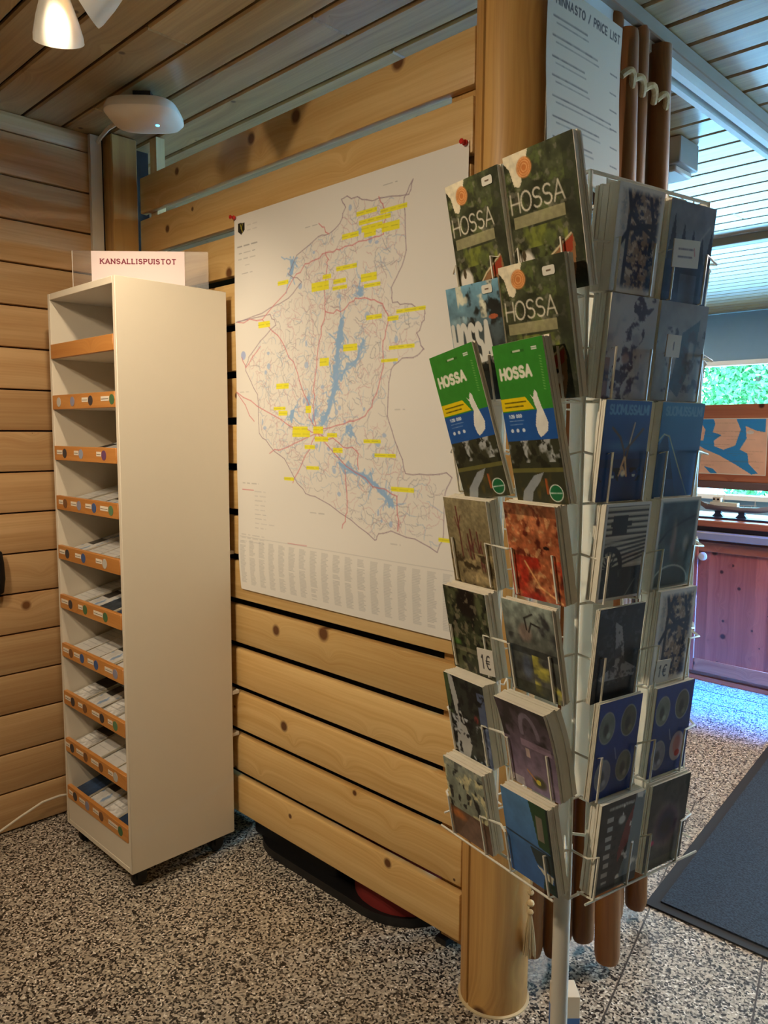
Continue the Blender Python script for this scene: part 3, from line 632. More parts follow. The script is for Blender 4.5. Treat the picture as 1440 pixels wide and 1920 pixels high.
spotlight((-1.22, -.45, 2.50), (-1.3, 1.5, 1.1), 'assumed white ceiling spotlight aimed at the postcard rack and map', 70, 110, .9)  # assumed spotlight out of view, placed by the rack's cast shadow
spotlight((-1.75, -.15, 2.50), (-2.2, 1.3, 1.0), 'assumed white ceiling spotlight aimed at the map and cabinet', 52, 92, 1.0)  # assumed unseen spotlight, added to light the map and cabinet

# ------------------------------------------------------------------ low seat seen under the partition
seat = thing('low_seat', 'red upholstered low seat on a black rounded base behind the slatted partition', 'seat', (-1.95, 1.95, 0))
def stad(x0, x1, y0, y1, r, n=8):
    p = []
    for cx, cy, a in ((x1-r, y0+r, -90), (x1-r, y1-r, 0), (x0+r, y1-r, 90), (x0+r, y0+r, 180)):
        p += [(cx+r*math.cos(math.radians(a+90*i/n)), cy+r*math.sin(math.radians(a+90*i/n))) for i in range(n+1)]
    return p
prism('base', stad(-.42, .48, -.32, .30, .22), 0, .03, BLACK, seat, smooth=True)
prism('cushion', stad(.10, .46, -.30, .28, .17), .031, .32, plain('red_cloth', (128, 32, 28), .8), seat, smooth=True)
prism('storage_box', stad(-.40, .09, -.28, .27, .04), .031, .30, BLACK, seat, smooth=True)

# ------------------------------------------------------------------ pole curtain, price list
pcu = thing('pole_curtain', 'brown wooden poles laced with rope hanging bunched beside the log post', 'partition', (-1.10, 2.0, 0))
rr = random.Random(5)
for i in range(8):
    f_ = i/7; xb, yb, r, zb = -.05+.06*f_+(.018 if i % 2 else -.018), -.20+.46*f_, .0345, (.05, .04, .03, .03, .05, .04, .03, .03)[i]
    xt, yt = xb, -.19+.395*f_
    bm = bmesh.new(); zs = (zb, zb+.02, .7, 1.4, 2.0, 2.645, 2.652)
    add_tube(bm, [(xb+(xt-xb)*z/2.6+rr.uniform(-.003, .003)*(0 < q < 6), yb+(yt-yb)*z/2.6+rr.uniform(-.003, .003)*(0 < q < 6), z) for q, z in enumerate(zs)], [r*.9, r, r*.99, r*.98, r*.97, r*.96, r*.9], 16)
    link('pole', mesh_of(bm, True), POLE, pcu)
bm = bmesh.new(); r = .036
add_tube(bm, [(.095-.075*z/2.6, -.045+.06*z/2.6, z) for z in (.03, .05, .7, 1.4, 2.0, 2.6, 2.62)], [r*.9, r, r*.99, r*.98, r*.97, r*.96, r*.9], 16)
link('pole', mesh_of(bm, True), POLE, pcu)
ROPE = wood('rope', (212, 190, 146), (176, 150, 104), (90, 70, 40), 'Z', 'Y', knots=False, rough=.9, grain=300)
for y, l in ((-.026, .028), (.03, .036), (.10, .034), (.175, .026)):      # rope bows on the front of the poles
    c = Vector((.058, y, 2.485)); n_ = 10
    tube('rope_loop', [c+Vector((.016*math.sin(PI*i/n_)-.01, l*(i/n_*2-1), .016*math.sin(PI*i/n_*1.3)-.006)) for i in range(n_+1)], .0095, ROPE, pcu, 8)
tx, ty = .03, -.352
tube('tassel_cord', [(tx, ty, .54), (tx+.002, ty+.004, .44), (tx-.001, ty, .345)], .005, ROPE, pcu, 6)
for i, (zz, r) in enumerate(((.345, .009), (.315, .011), (.29, .009))):
    lathe('tassel_knot', [(.0001, -r), (r*.8, -r*.5), (r, 0), (r*.8, r*.5), (.0001, r)], ROPE, pcu, 12).location = (tx, ty, zz)
bm = bmesh.new()
for i in range(26):
    a = 2.4*i; q = .004+.010*math.sqrt(i/26)
    add_tube(bm, [(.25*q*math.cos(a), .25*q*math.sin(a), .285), (.9*q*math.cos(a), .9*q*math.sin(a), .23), (1.3*q*math.cos(a), 1.3*q*math.sin(a), .165+.012*rr.random())], .0018, 4)
o = link('tassel_fringe', mesh_of(bm, True), ROPE, pcu); o.location = (tx, ty, 0)

pz0, pz1 = 2.165, 2.585
cv = Canvas(150, 210, (204, 190, 168))
cv.text('HINNASTO / PRICE LIST', .10, .10, .042, .86, 1.7, (70, 66, 66), sp=.3)
rr = random.Random(8)
for j, (y, l, pr_) in enumerate(((.17, .42, 0), (.27, .58, 1), (.38, .40, 1), (.48, .45, 1), (.59, .78, 1), (.70, .60, 1), (.81, .5, 1), (.9, .4, 0))):
    cv.scribble(.08, .08+l, y, 2.2, (96, 90, 86), j, .8); cv.scribble(.12, .1+l, y+.03, 1.8, (116, 110, 104), j+20, .7)
    if pr_: cv.scribble(.85, .95, y+.025, 1.6, (80, 76, 74), j+60, .9)
pl = thing('price_list', 'white HINNASTO PRICE LIST sheet fixed between log post and pole curtain', 'price list', (-1.038, 1.765, pz0), PI/2)
def bend(u, v, P): P[..., 1] = .004+.012*(1-u)**2+.004*np.sin(v*5); return P
link('printed_sheet', print_mesh(cv, .325, pz1-pz0, bend, .6), None, pl)
box('backing', -.155, .1625, .0215, .0225, 0, pz1-pz0, PAPER, pl)

# ------------------------------------------------------------------ spinner rack
RC = Vector((-.652, 1.101, 0)); RA = -.205; RS = .27; RH = RS/2
rux = Vector((math.cos(RA), math.sin(RA), 0)); ruy = Vector((-math.sin(RA), math.cos(RA), 0))
rack = thing('postcard_rack', 'white wire spinner rack filled with postcards, books and folded maps', 'rack', RC, RA)
lathe('pole', [(.0145, .0), (.0145, .86), (.011, .862), (.011, 1.93), (.0001, 1.932)], plain('pole_enamel', (226, 218, 202), .35, var=.06), rack, 20)
lathe('base', [(.0001, 0), (.21, 0), (.215, .004), (.21, .012), (.05, .022), (.022, .05), (.0147, .05)], CREAM, rack, 36)
RZ0, RZ1 = .876, 1.895
rowz = [1.738, 1.597, 1.457, 1.316, 1.174, 1.031, .884]
W_ = .0019
for sx in (-1, 1):
    for sy in (-1, 1): tube('corner_rod', [(sx*RH*.96, sy*RH*.96, RZ0), (sx*RH*.96, sy*RH*.96, RZ1)], .0032, WIRE, rack, 8)
for f in range(4):
    Mf = Matrix.Rotation(f*PI/2, 4, 'Z')
    for u in (-.095, -.035, 0, .035, .095):
        tube('upright_wire', [Mf @ Vector((u, -RH*.95, RZ0)), Mf @ Vector((u, -RH*.95, RZ1))], .0016, WIRE, rack, 6)
    for c in (-.066, .066):
        o = box('back_strip', c-.022, c+.022, -RH*.90, -RH*.895, RZ0, RZ1, WIRE, rack, origin=(0, 0, 0)); o.matrix_local = Mf
for z in [RZ0, RZ1]+[q-.004 for q in rowz[:-1]]:
    h = RH*.96; tube('ring_wire', [(-h, -h, z), (h, -h, z), (h, h, z), (-h, h, z)], .0028 if z in (RZ0, RZ1) else .0018, WIRE, rack, 6, True)
for sx in (-1, 1): tube('spoke', [(sx*RH*.96, sx*RH*.96, RZ0), (0, 0, RZ0+.004), (-sx*RH*.96, sx*RH*.96, RZ0)], .0025, WIRE, rack, 6)
tube('spoke', [(-RH*.96, 0, RZ1), (RH*.96, 0, RZ1)], .0025, WIRE, rack, 6); tube('spoke', [(0, -RH*.96, RZ1), (0, RH*.96, RZ1)], .0025, WIRE, rack, 6)
# pocket wires: face 0 looks towards the partition side, face 1 towards the window side
colc = {0: (-.055, .082), 1: (-.076, .040), 2: (-.065, .065), 3: (-.065, .065)}
colw = {0: .040, 1: .036, 2: .042, 3: .042}
tiltf = {0: .20, 1: .10, 2: .16, 3: .16}
for f in range(4):
    Mf = Matrix.Rotation(f*PI/2, 4, 'Z'); tl = math.tan(tiltf[f])
    for r, z in enumerate(rowz):
        def P(u, n, dz): return Mf @ Vector((u, -RH-n, z+dz))
        n0 = .026; hh = .068; a, b = colc[f]; q = colw[f]; e = RH*.96
        nf = lambda dz: n0+tl*dz
        for path in ([P(-e, -.004, hh), P(-e+.01, nf(hh)*.6, hh-.006), P(a-q, nf(hh), hh), P(a-q, nf(0), 0), P(a-q, -.004, -.003)],
                     [P(a+q, -.004, -.003), P(a+q, nf(0), 0), P(a+q, nf(hh), hh), P((a+b)/2, nf(hh)*.55, hh-.006), P(b-q, nf(hh), hh), P(b-q, nf(0), 0), P(b-q, -.004, -.003)],
                     [P(b+q, -.004, -.003), P(b+q, nf(0), 0), P(b+q, nf(hh), hh), P(e-.01, nf(hh)*.6, hh-.006), P(e, -.004, hh)],
                     [P(-e, nf(0), -.001), P(e, nf(0), -.001)])[:4 if r == 6 else 3]:
            tube('pocket_wire', path, W_, WIRE, rack, 5)

def place(face, u, z, n, tilt, roll=0.0):
    """matrix of a card whose front foot is at u along the face, n in front of it"""
    X, Yv, O = (rux, ruy, RC-rux*RH-ruy*RH) if face == 0 else (ruy, -rux, RC+rux*RH-ruy*RH)
    Rm = Matrix((X, Yv, Vector((0, 0, 1)))).transposed().to_4x4()
    return Matrix.Translation(O+X*u-Yv*n+Vector((0, 0, z))) @ Rm @ Matrix.Rotation(tilt, 4, 'X') @ Matrix.Rotation(roll, 4, 'Y')
def card(name, label, cat, cv, face, u, z, w, h, th, n=.021, tilt=None, roll=0, group=None, rough=.32, sheets=7, bow=0.0, edge=None):
    t = thing(name, label, cat, group=group, matrix=place(face, u, z, n, tiltf[face] if tilt is None else tilt, roll))
    fn = None
    if bow:
        def fn(u_, v_, P): P[..., 1] -= bow*np.clip(1-v_*1.4, 0, 1)**2; return P
    link('front_cover' if cat != 'postcards' else 'front_card', print_mesh(cv, w, h, fn, rough), None, t)
    bm = bmesh.new(); r_ = random.Random(label)
    for q in range(sheets):
        dx = r_.uniform(-.0012, .0012); dz = r_.uniform(-.0025, .001)*(q > 0)
        y0 = .0005+q*th/sheets; y1 = .0002+(q+1)*th/sheets
        vs = []
        nseg = 6
        for s_ in range(nseg+1):
            zz = (h+dz-.0004)*s_/nseg+.0002; b_ = -bow*max(0, 1-(1-s_/nseg)*1.4)**2
            vs.append([bm.verts.new((xx_, yy_+b_, zz)) for xx_, yy_ in ((-w/2+dx, y0), (w/2+dx, y0), (w/2+dx, y1), (-w/2+dx, y1))])
        for A, B in zip(vs, vs[1:]):
            for i in range(4): bm.faces.new((A[i], A[(i+1) % 4], B[(i+1) % 4], B[i]))
        bm.faces.new(vs[0][::-1]); bm.faces.new(vs[-1])
    link('pages' if cat == 'book' else 'sheets', mesh_of(bm), edge or PAPER, t)
    return t

# ---- the pictures
def pic_book():
    c = Canvas(110, 176, (62, 70, 48)); c.grad((70, 76, 52), (52, 54, 40)); c.noise(7, 12, 1, .55); c.blot(9, 14, 2, .56, (104, 118, 62), .1, alpha=.6); c.blot(12, 18, 3, .62, (150, 144, 128), .08, alpha=.5)
    c.rect(.84, 0, 1, 1, (52, 56, 44), .6)
    c.poly([(0, .0), (.38, 0), (.34, .07), (.24, .10), (.25, .20), (.2, .235), (.13, .22), (.08, .1), (0, .04)], (232, 220, 188))
    c.blot(3, 4, 5, .5, (146, 124, 112), .2, region=((c.X < .5)&(c.Y > .1)&(c.Y < .35))*(1-(c.inside([(0, 0), (.4, 0), (.3, .24), (.1, .24)]))), alpha=.6)
    c.ell(.30, .115, .12, .075, (206, 126, 66), 1, .15)
    for a in (.35, .6, .8): c.line(arc(.30, .115, .12*a, .075*a, 0, 360, 20), .9, (240, 190, 130), .8)
    c.text('HOSSA', .05, .40, .13, .76, 2.3, (222, 214, 194), sp=.14, alpha=.85)
    c.rect(.06, .425, .80, .505, (180, 172, 130), .75); c.noise(16, 26, 9, .12)
    c.blot(5, 5, 6, .42, (132, 142, 62), .2, region=(c.Y > .52)&(c.Y < .66)&(c.X < .8), alpha=.9)
    c.ell(.17, .76, .15, .10, (226, 220, 208), 1, .3); c.ell(.15, .70, .03, .04, (80, 70, 50))
    c.poly([(.27, .97), (.40, .84), (.58, .74), (.86, .635), (.88, .70), (.86, .86), (.80, 1.0), (.3, 1.0)], (150, 110, 74)); c.line([(.27, .97), (.38, .84), (.56, .735), (.84, .63)], 2.4, (220, 200, 160))
    c.poly([(.66, .71), (.86, .64), (.84, .74), (.70, .78)], (160, 66, 44)); c.ell(.70, .85, .12, .05, (224, 214, 196), 1, .3); c.ell(.68, .80, .08, .02, (36, 32, 28)); c.ell(.55, .90, .10, .035, (208, 150, 96), 1, .3)
    return c
def pic_hossa_dark():
    c = Canvas(110, 150, (58, 66, 70)); c.grad((120, 168, 190), (84, 100, 104), 0, .5); c.blot(6, 8, 12, .47, (40, 44, 42), .12, region=(c.Y < .75)&(c.X > .22)); c.blot(5, 7, 13, .62, (206, 206, 184), .1, region=(c.Y < .3)&(c.X > .2))
    c.ell(.22, .30, .22, .05, (170, 205, 215), .7, .5); c.rect(0, .43, .22, .55, (120, 170, 186), .6); c.ell(.84, .30, .09, .02, (190, 96, 60), .8)
    c.rect(.02, .36, 1, 1, (62, 70, 72), .6); c.noise(6, 9, 14, .25)
    c.text('HOSSA', .05, .66, .32, .70, 8, (214, 214, 206), sp=.2); c.rect(.72, .8, 1, 1, (40, 50, 60), .6)
    return c
def pic_green():
    c = Canvas(108, 260, (58, 140, 48)); c.rect(0, .42, 1, .60, (36, 88, 160)); c.rect(0, .60, 1, 1, (60, 62, 46))
    ph = (c.Y > .60)
    c.blot(5, 9, 31, .5, (186, 190, 190), .12, region=ph&(c.Y < .74), alpha=.9); c.blot(9, 20, 32, .50, (42, 44, 34), .08, region=ph&(c.Y < .78)); c.rect(0, .775, 1, .80, (120, 116, 60), .8); c.blot(5, 8, 33, .5, (96, 84, 44), .2, region=c.Y > .8, alpha=.8)
    c.poly([(.42, .82), (.62, .80), (.52, .86), (.36, .92), (.30, .99), (.10, 1), (.16, .92)], (168, 176, 184), .85); c.blot(4, 6, 34, .58, (176, 92, 48), .1, region=(c.X > .62)&(c.Y > .84)&(c.Y < .94))
    c.poly([(0, .335), (.50, .335), (.64, .41), (0, .41)], (236, 206, 24))
    for y, l in ((.362, .42), (.388, .36)): c.scribble(.08, .08+l, y, 2.2, (60, 56, 20), int(y*1000), .9)
    c.text('HOSSA', .09, .215, .062, .60, 4.6, (238, 236, 214), sp=.25)
    c.rect(.36, .052, .62, .068, (48, 112, 40)); c.rect(.40, .055, .55, .065, (200, 210, 180))
    for y in (.05, .062): c.rect(.76, y, .86, y+.008, (222, 228, 210))
    for i in range(13): c.line([(.885, .11+i*.016), (.915, .114+i*.016)], 1.2, (150, 200, 110), .8)
    fin = [(.60, .325), (.655, .345), (.67, .32), (.70, .30), (.735, .315), (.745, .345), (.78, .40), (.84, .47), (.86, .50), (.83, .55), (.74, .575), (.68, .585), (.64, .56), (.62, .51), (.66, .45), (.69, .42), (.655, .385), (.65, .36)]
    c.poly(fin, (238, 236, 226)); c.text('1:25 000', .12, .455, .017, .25, 1.3, (214, 226, 240)); c.scribble(.12, .40, .475, 1.2, (190, 210, 235), 3); c.scribble(.12, .38, .497, 1.2, (190, 210, 235), 4)
    for x in (.14, .25, .37): c.ell(x, .535, .03, .012, (214, 226, 240))
    c.ell(.80, .93, .135, .056, (230, 234, 222), 1, .05); c.ell(.80, .93, .12, .05, (32, 110, 66), 1, .05); c.scribble(.70, .90, .93, 2.4, (226, 236, 226), 8); c.noise(10, 22, 35, .05)
    return c
def pic_heather():
    c = Canvas(76, 108, (150, 136, 100)); c.grad((150, 138, 104), (120, 106, 74)); c.noise(3, 3, 41, .15)
    for x, y0, y1 in ((.28, .1, .7), (.55, .34, .75), (.70, .36, .8), (.48, .4, .75), (.76, .5, .8)):
        c.line([(x, y0), (x+.02, (y0+y1)/2), (x+.03, y1)], 2.2, (104, 56, 50)); c.line([(x-.06, y0+.12), (x, y0+.25)], 1.4, (112, 62, 56)); c.line([(x+.08, y0+.1), (x+.01, y0+.22)], 1.4, (112, 62, 56))
    c.blot(5, 7, 42, .5, (166, 148, 106), .12, region=c.Y > .6); c.blot(9, 12, 43, .56, (74, 62, 42), .1, region=c.Y > .62); c.ell(.62, .88, .36, .10, (188, 166, 120), .7, .5); c.noise(22, 30, 44, .22)
    return c
def pic_autumn():
    c = Canvas(76, 108, (172, 96, 60)); c.blot(5, 6, 51, .5, (196, 120, 78), .15); c.blot(7, 9, 52, .56, (110, 44, 30), .1); c.blot(10, 14, 53, .6, (212, 160, 110), .08, alpha=.8)
    c.rect(0, 0, 1, .12, (80, 54, 40), .5); c.blot(3, 4, 54, .48, (186, 50, 34), .15, region=(c.Y > .55)&(c.X+c.Y > .2), alpha=.8); c.line([(.3, .6), (.55, .85), (.95, .98)], 2.2, (226, 170, 110)); c.ell(.75, .43, .06, .02, (40, 26, 24)); c.noise(14, 20, 55, .35)
    return c
def pic_forest():
    c = Canvas(76, 108, (52, 58, 40)); c.blot(6, 8, 61, .5, (88, 92, 64), .12); c.blot(9, 12, 62, .55, (32, 32, 26), .1); c.ell(.55, .16, .30, .20, (28, 24, 22), 1, .3); c.ell(.82, .14, .12, .16, (120, 128, 84), .7, .6); c.rect(0, .70, 1, .76, (150, 140, 110), .5); c.blot(10, 14, 63, .6, (140, 130, 104), .08, alpha=.7); c.ell(.15, .66, .16, .05, (96, 140, 60), .8, .5)
    return c
def pic_reindeer():
    c = Canvas(76, 108, (120, 124, 116)); c.grad((160, 172, 160), (90, 92, 84), 0, .5); c.blot(4, 5, 71, .5, (66, 66, 66), .15, region=(c.X > .55)|(c.Y > .35)); c.ell(.42, .32, .16, .12, (146, 128, 116), .9, .4); c.line([(.5, .3), (.56, .2), (.72, .22)], 2, (44, 40, 38)); c.line([(.46, .28), (.44, .16), (.6, .1)], 2, (44, 40, 38))
    c.rect(0, .48, 1, .56, (44, 46, 46), .7); c.ell(.38, .70, .12, .18, (88, 98, 118), .9, .5); c.blot(3, 7, 72, .46, (176, 168, 78), .15, region=(c.X > .5)&(c.Y > .55)); c.rect(.1, .86, .9, 1, (46, 50, 36), .6); c.noise(9, 12, 73, .35)
    return c
def pic_falls():
    c = Canvas(76, 108, (52, 56, 50)); c.blot(7, 10, 81, .5, (34, 34, 34), .1); c.poly([(.1, 0), (.22, .0), (.34, .45), (.52, .8), (.4, 1), (.1, 1), (.2, .5)], (212, 212, 208), .85); c.rect(0, 0, .12, .5, (78, 98, 56), .8); c.blot(6, 9, 82, .55, (190, 196, 200), .1, region=c.Y > .5); c.rect(.82, .1, 1, 1, (110, 126, 168), .7); c.ell(.72, .45, .07, .06, (150, 60, 56), .8, .5); c.blot(9, 13, 83, .6, (30, 30, 32), .08)
    return c
def pic_purple():
    c = Canvas(76, 108, (112, 96, 128)); c.grad((70, 58, 66), (150, 132, 156)); c.blot(4, 5, 91, .5, (44, 38, 42), .15, region=c.Y < .45); c.line(arc(.58, .34, .16, .24, 180, 360, 14), 6, (128, 116, 132)); c.rect(.36, .42, .95, .50, (166, 140, 160), .7); c.rect(.42, .52, .5, .62, (190, 166, 160)); c.ell(.62, .87, .16, .08, (66, 66, 40), .9, .4); c.ell(.6, .87, .05, .03, (220, 206, 70)); c.line([(.4, .78), (.55, .86)], 1.8, (206, 140, 70)); c.rect(.05, .9, .3, 1, (214, 206, 206), .8); c.noise(10, 14, 92, .2)
    return c
def pic_collage():
    c = Canvas(76, 108, (140, 146, 128)); c.noise(4, 5, 101, .2); c.blot(6, 8, 102, .52, (214, 206, 160), .1, region=c.Y < .62); c.blot(8, 10, 103, .58, (44, 44, 42), .08, region=c.Y < .68); c.rect(0, .62, 1, 1, (110, 82, 62)); c.ell(.2, .7, .3, .08, (196, 116, 56), .8, .6); c.poly([(.55, .62), (1, .75), (1, 1), (.1, 1)], (128, 100, 84), .7); c.rect(0, 0, 1, .10, (152, 160, 150), .6); c.noise(9, 12, 104, .2)
    return c
def pic_lake():
    c = Canvas(76, 108, (70, 122, 178)); c.grad((92, 142, 188), (58, 104, 168)); c.line([(.0, .50), (1, .54)], 2, (40, 54, 60)); c.poly([(.6, 0), (1, 0), (1, .52), (.72, .5), (.66, .2)], (48, 80, 50)); c.rect(.72, .14, .86, .42, (176, 150, 140), .7); c.poly([(.52, .55), (1, .55), (1, .78), (.62, .72)], (52, 66, 66)); c.poly([(.62, .74), (.95, .78), (.9, .9)], (226, 222, 200)); c.poly([(.75, .85), (1, .88), (1, 1), (.7, 1)], (30, 60, 46)); c.rect(.95, 0, 1, 1, (30, 40, 40)); c.noise(5, 7, 111, .12)
    return c
def pic_branch():
    c = Canvas(76, 108, (150, 128, 112)); c.blot(12, 18, 121, .5, (44, 48, 74), .1); c.blot(16, 24, 122, .56, (196, 176, 158), .08); c.rect(.0, 0, .24, 1, (206, 202, 196), .7)
    for p in ([(.22, .05), (.3, .25), (.5, .36), (.85, .34)], [(.4, .05), (.28, .3), (.26, 1)], [(.14, .55), (.3, .40), (.6, .37), (.9, .46)], [(.7, .1), (.8, .3), (.78, .6)]): c.line(p, 5, (26, 34, 60))
    c.blot(5, 9, 123, .56, (30, 38, 66), .12, region=c.X > .4); c.border(.13, .09, (232, 228, 222), .6); return c
def pic_spruce():
    c = Canvas(76, 108, (96, 110, 128)); c.grad((126, 132, 142), (96, 112, 134))
    for x, t, b in ((.12, .12, .9), (.34, .2, .9), (.55, .24, .9), (.76, .3, .9), (.95, .22, .9)): c.poly([(x, t), (x+.17, b), (x-.17, b)], (38, 52, 78))
    c.rect(0, .58, 1, 1, (40, 62, 96), .8); c.rect(.35, .70, .72, 1, (94, 112, 140), .7); c.line([(.9, .2), (.35, .62)], 2.5, (150, 156, 164), .7); c.ell(.42, .60, .07, .025, (196, 190, 196)); c.noise(6, 8, 131, .15); return c
def pic_snow():
    c = Canvas(76, 108, (182, 176, 172)); c.blot(4, 6, 141, .55, (150, 146, 150), .2); c.blot(8, 14, 142, .44, (62, 50, 66), .12, region=np.abs(c.X-(.75-.55*c.Y)) < .17+.05*np.sin(c.Y*20)); c.ell(.42, .6, .10, .07, (150, 108, 90), .9, .5); c.rect(.0, .6, .1, 1, (110, 66, 60), .6); c.blot(6, 8, 143, .58, (70, 64, 84), .1, region=(c.Y > .55)&(c.X < .75)); return c
def pic_figures():
    c = Canvas(76, 108, (156, 156, 156)); c.grad((142, 142, 146), (152, 158, 156)); c.poly([(.5, .3), (.85, .15), (.8, .55), (.55, .95), (.35, .85)], (70, 92, 108), .85); c.ell(.30, .45, .15, .22, (196, 192, 188), .8, .6); c.ell(.72, .5, .08, .26, (176, 180, 182), .8, .5); c.blot(7, 9, 151, .58, (84, 84, 96), .1, region=(c.Y > .25)&(c.Y < .9)); c.noise(5, 7, 152, .15); return c
def pic_fire():
    c = Canvas(84, 118, (22, 62, 120)); c.grad((36, 92, 156), (18, 50, 108), 0, .6); c.ell(.4, .45, .6, .08, (84, 130, 170), .5, .8); c.rect(0, .58, 1, .66, (30, 44, 84), .8); c.text('SUOMUSSALMI', .10, .135, .085, .84, 2.0, (98, 150, 190), sp=.18)
    for p in ([(.52, .66), (.5, .5), (.38, .36), (.2, .27)], [(.53, .66), (.6, .42), (.66, .24)], [(.5, .5), (.7, .38), (.86, .28)]): c.line(p, 3, (90, 70, 66))
    c.line([(.6, .42), (.67, .22)], 2, (210, 190, 170)); c.line([(.52, .56), (.42, .74), (.5, .66), (.6, .74), (.53, .56)], 3, (222, 176, 120)); c.ell(.52, .72, .07, .04, (246, 226, 180), 1, .5); c.blot(9, 12, 161, .56, (20, 22, 30), .1, region=(c.Y > .66)&(c.Y < .80)); c.ell(.3, .75, .04, .015, (190, 200, 200)); c.ell(.76, .74, .04, .015, (190, 200, 200)); return c
def pic_hill():
    c = Canvas(84, 118, (30, 96, 150)); c.grad((48, 122, 166), (30, 88, 152), 0, .8); c.text('SUOMUSSALMI', .10, .135, .085, .84, 2.0, (92, 150, 184), sp=.18); c.poly([(0, .46), (.14, .34), (.2, .35), (.55, 1), (0, 1)], (28, 66, 104)); c.line([(0, .40), (.12, .33), (.24, .35), (.52, .66), (.82, .98)], 1.8, (166, 176, 150)); c.rect(.3, .8, 1, 1, (40, 92, 160), .5); return c
def pic_wagon():
    c = Canvas(84, 118, (170, 158, 136))
    for j in range(12): y = .03+j*.058; c.line([(0, y+.03*(j > 5)), (1, y-.02*(j-5)*(j > 5))], 2.6, (44, 40, 36)); c.line([(0, y+.022), (1, y+.02)], 2.5, (206, 194, 166), .6)
    c.rect(.18, .13, .50, .32, (26, 28, 32)); c.rect(.14, .19, .6, .24, (26, 28, 32)); c.line(arc(.18, .66, .26, .20, 160, 360, 20), 7, (22, 22, 24))
    for a in range(190, 360, 24): c.line([(.18, .66), (.18+.24*math.cos(math.radians(a)), .66+.19*math.sin(math.radians(a)))], 2, (24, 24, 24))
    c.rect(0, .66, 1, 1, (26, 28, 26), .96); c.blot(8, 10, 171, .6, (60, 66, 56), .1, region=c.Y > .68); c.line([(.6, .98), (.8, .8)], 1.4, (120, 124, 110)); c.border(.05, .035, (216, 210, 198)); return c
def pic_pond():
    c = Canvas(76, 108, (62, 84, 88)); c.grad((56, 78, 90), (80, 96, 92)); c.noise(5, 7, 181, .3); c.line([(.0, .52), (.25, .36), (.6, .26), (.95, .2)], 3, (30, 44, 56)); c.ell(.42, .45, .09, .26, (150, 128, 122), .8, .5); c.ell(.3, .35, .14, .2, (40, 56, 66), .6, .5); c.ell(.74, .5, .10, .12, (176, 176, 168), .7, .6); c.ell(.45, .92, .42, .18, (54, 66, 58), .9, .1); c.line(arc(.45, .92, .43, .19, 180, 360, 16), 2, (170, 176, 160)); c.border(.09, .06, (214, 212, 202), .5); return c
def pic_cascade():
    c = Canvas(76, 108, (34, 34, 38)); c.blot(8, 12, 191, .55, (66, 70, 70), .12); c.poly([(.36, .16), (.52, .22), (.6, .42), (.66, .6), (.95, .7), (.9, .78), (.2, .78), (.1, .74), (.45, .62), (.42, .4)], (176, 172, 172), .8); c.blot(10, 14, 192, .52, (40, 40, 44), .1, alpha=.8); c.rect(0, .82, 1, 1, (24, 26, 34), .8); return c
def pic_ovals():
    c = Canvas(76, 118, (26, 54, 128)); c.grad((30, 60, 140), (22, 46, 112))
    for i, (x, y, col) in enumerate(((.22, .27, (120, 128, 120)), (.72, .25, (90, 86, 66)), (.24, .76, (130, 130, 140)), (.72, .72, (112, 110, 96)))): c.ell(x, y, .19, .17, (150, 150, 150), 1, .06); c.ell(x, y, .175, .158, col, 1, .08); c.ell(x-.02, y+.02, .08, .09, tuple(v*.45 for v in col), .8, .5); c.ell(x+.05, y+.08, .06, .04, tuple(min(255, v*1.4) for v in col), .8, .5)
    c.line([(.46, .5), (.52, .62)], 1.5, (140, 150, 190)); c.noise(6, 9, 201, .15); return c
def pic_ovals_red():
    c = pic_ovals(); c.ell(.72, .72, .19, .17, (170, 150, 150), 1, .06); c.ell(.72, .70, .12, .12, (190, 120, 110), .9, .3); c.ell(.75, .80, .07, .04, (190, 60, 40)); return c
def pic_stamps():
    c = Canvas(84, 118, (52, 48, 44)); c.noise(6, 8, 211, .4); c.scribble(.2, .75, .08, 4, (180, 178, 168), 6, .8)
    for i in range(8): c.rect(.16+.02*(i % 2), .17+i*.1, .30, .22+i*.1, (200, 196, 190), .85); c.rect(.34, .20+i*.1, .42, .24+i*.1, (40, 36, 36))
    c.poly([(.6, .3), (.76, .12), (.72, .5), (.5, .72), (.48, .6)], (120, 48, 44)); c.ell(.5, .24, .1, .06, (210, 210, 204), .9, .4); c.poly([(.78, 0), (1, 0), (1, 1), (.5, 1), (.7, .6)], (136, 152, 158), .85); c.blot(6, 8, 212, .6, (230, 230, 226), .1, region=c.X > .5); c.rect(0, .9, 1, 1, (46, 50, 44), .8); return c
def pic_eye():
    c = Canvas(84, 118, (70, 66, 60)); c.blot(4, 5, 221, .5, (44, 48, 40), .15)
    for r, col in ((.42, (110, 92, 96)), (.34, (70, 52, 70)), (.25, (36, 32, 60)), (.15, (30, 24, 34))): c.ell(.48, .52, r, r*.75, col, .9, .35)
    c.ell(.16, .68, .08, .04, (196, 50, 96), .9, .5); c.rect(0, .88, 1, 1, (84, 84, 60), .6); c.noise(8, 10, 222, .25); return c

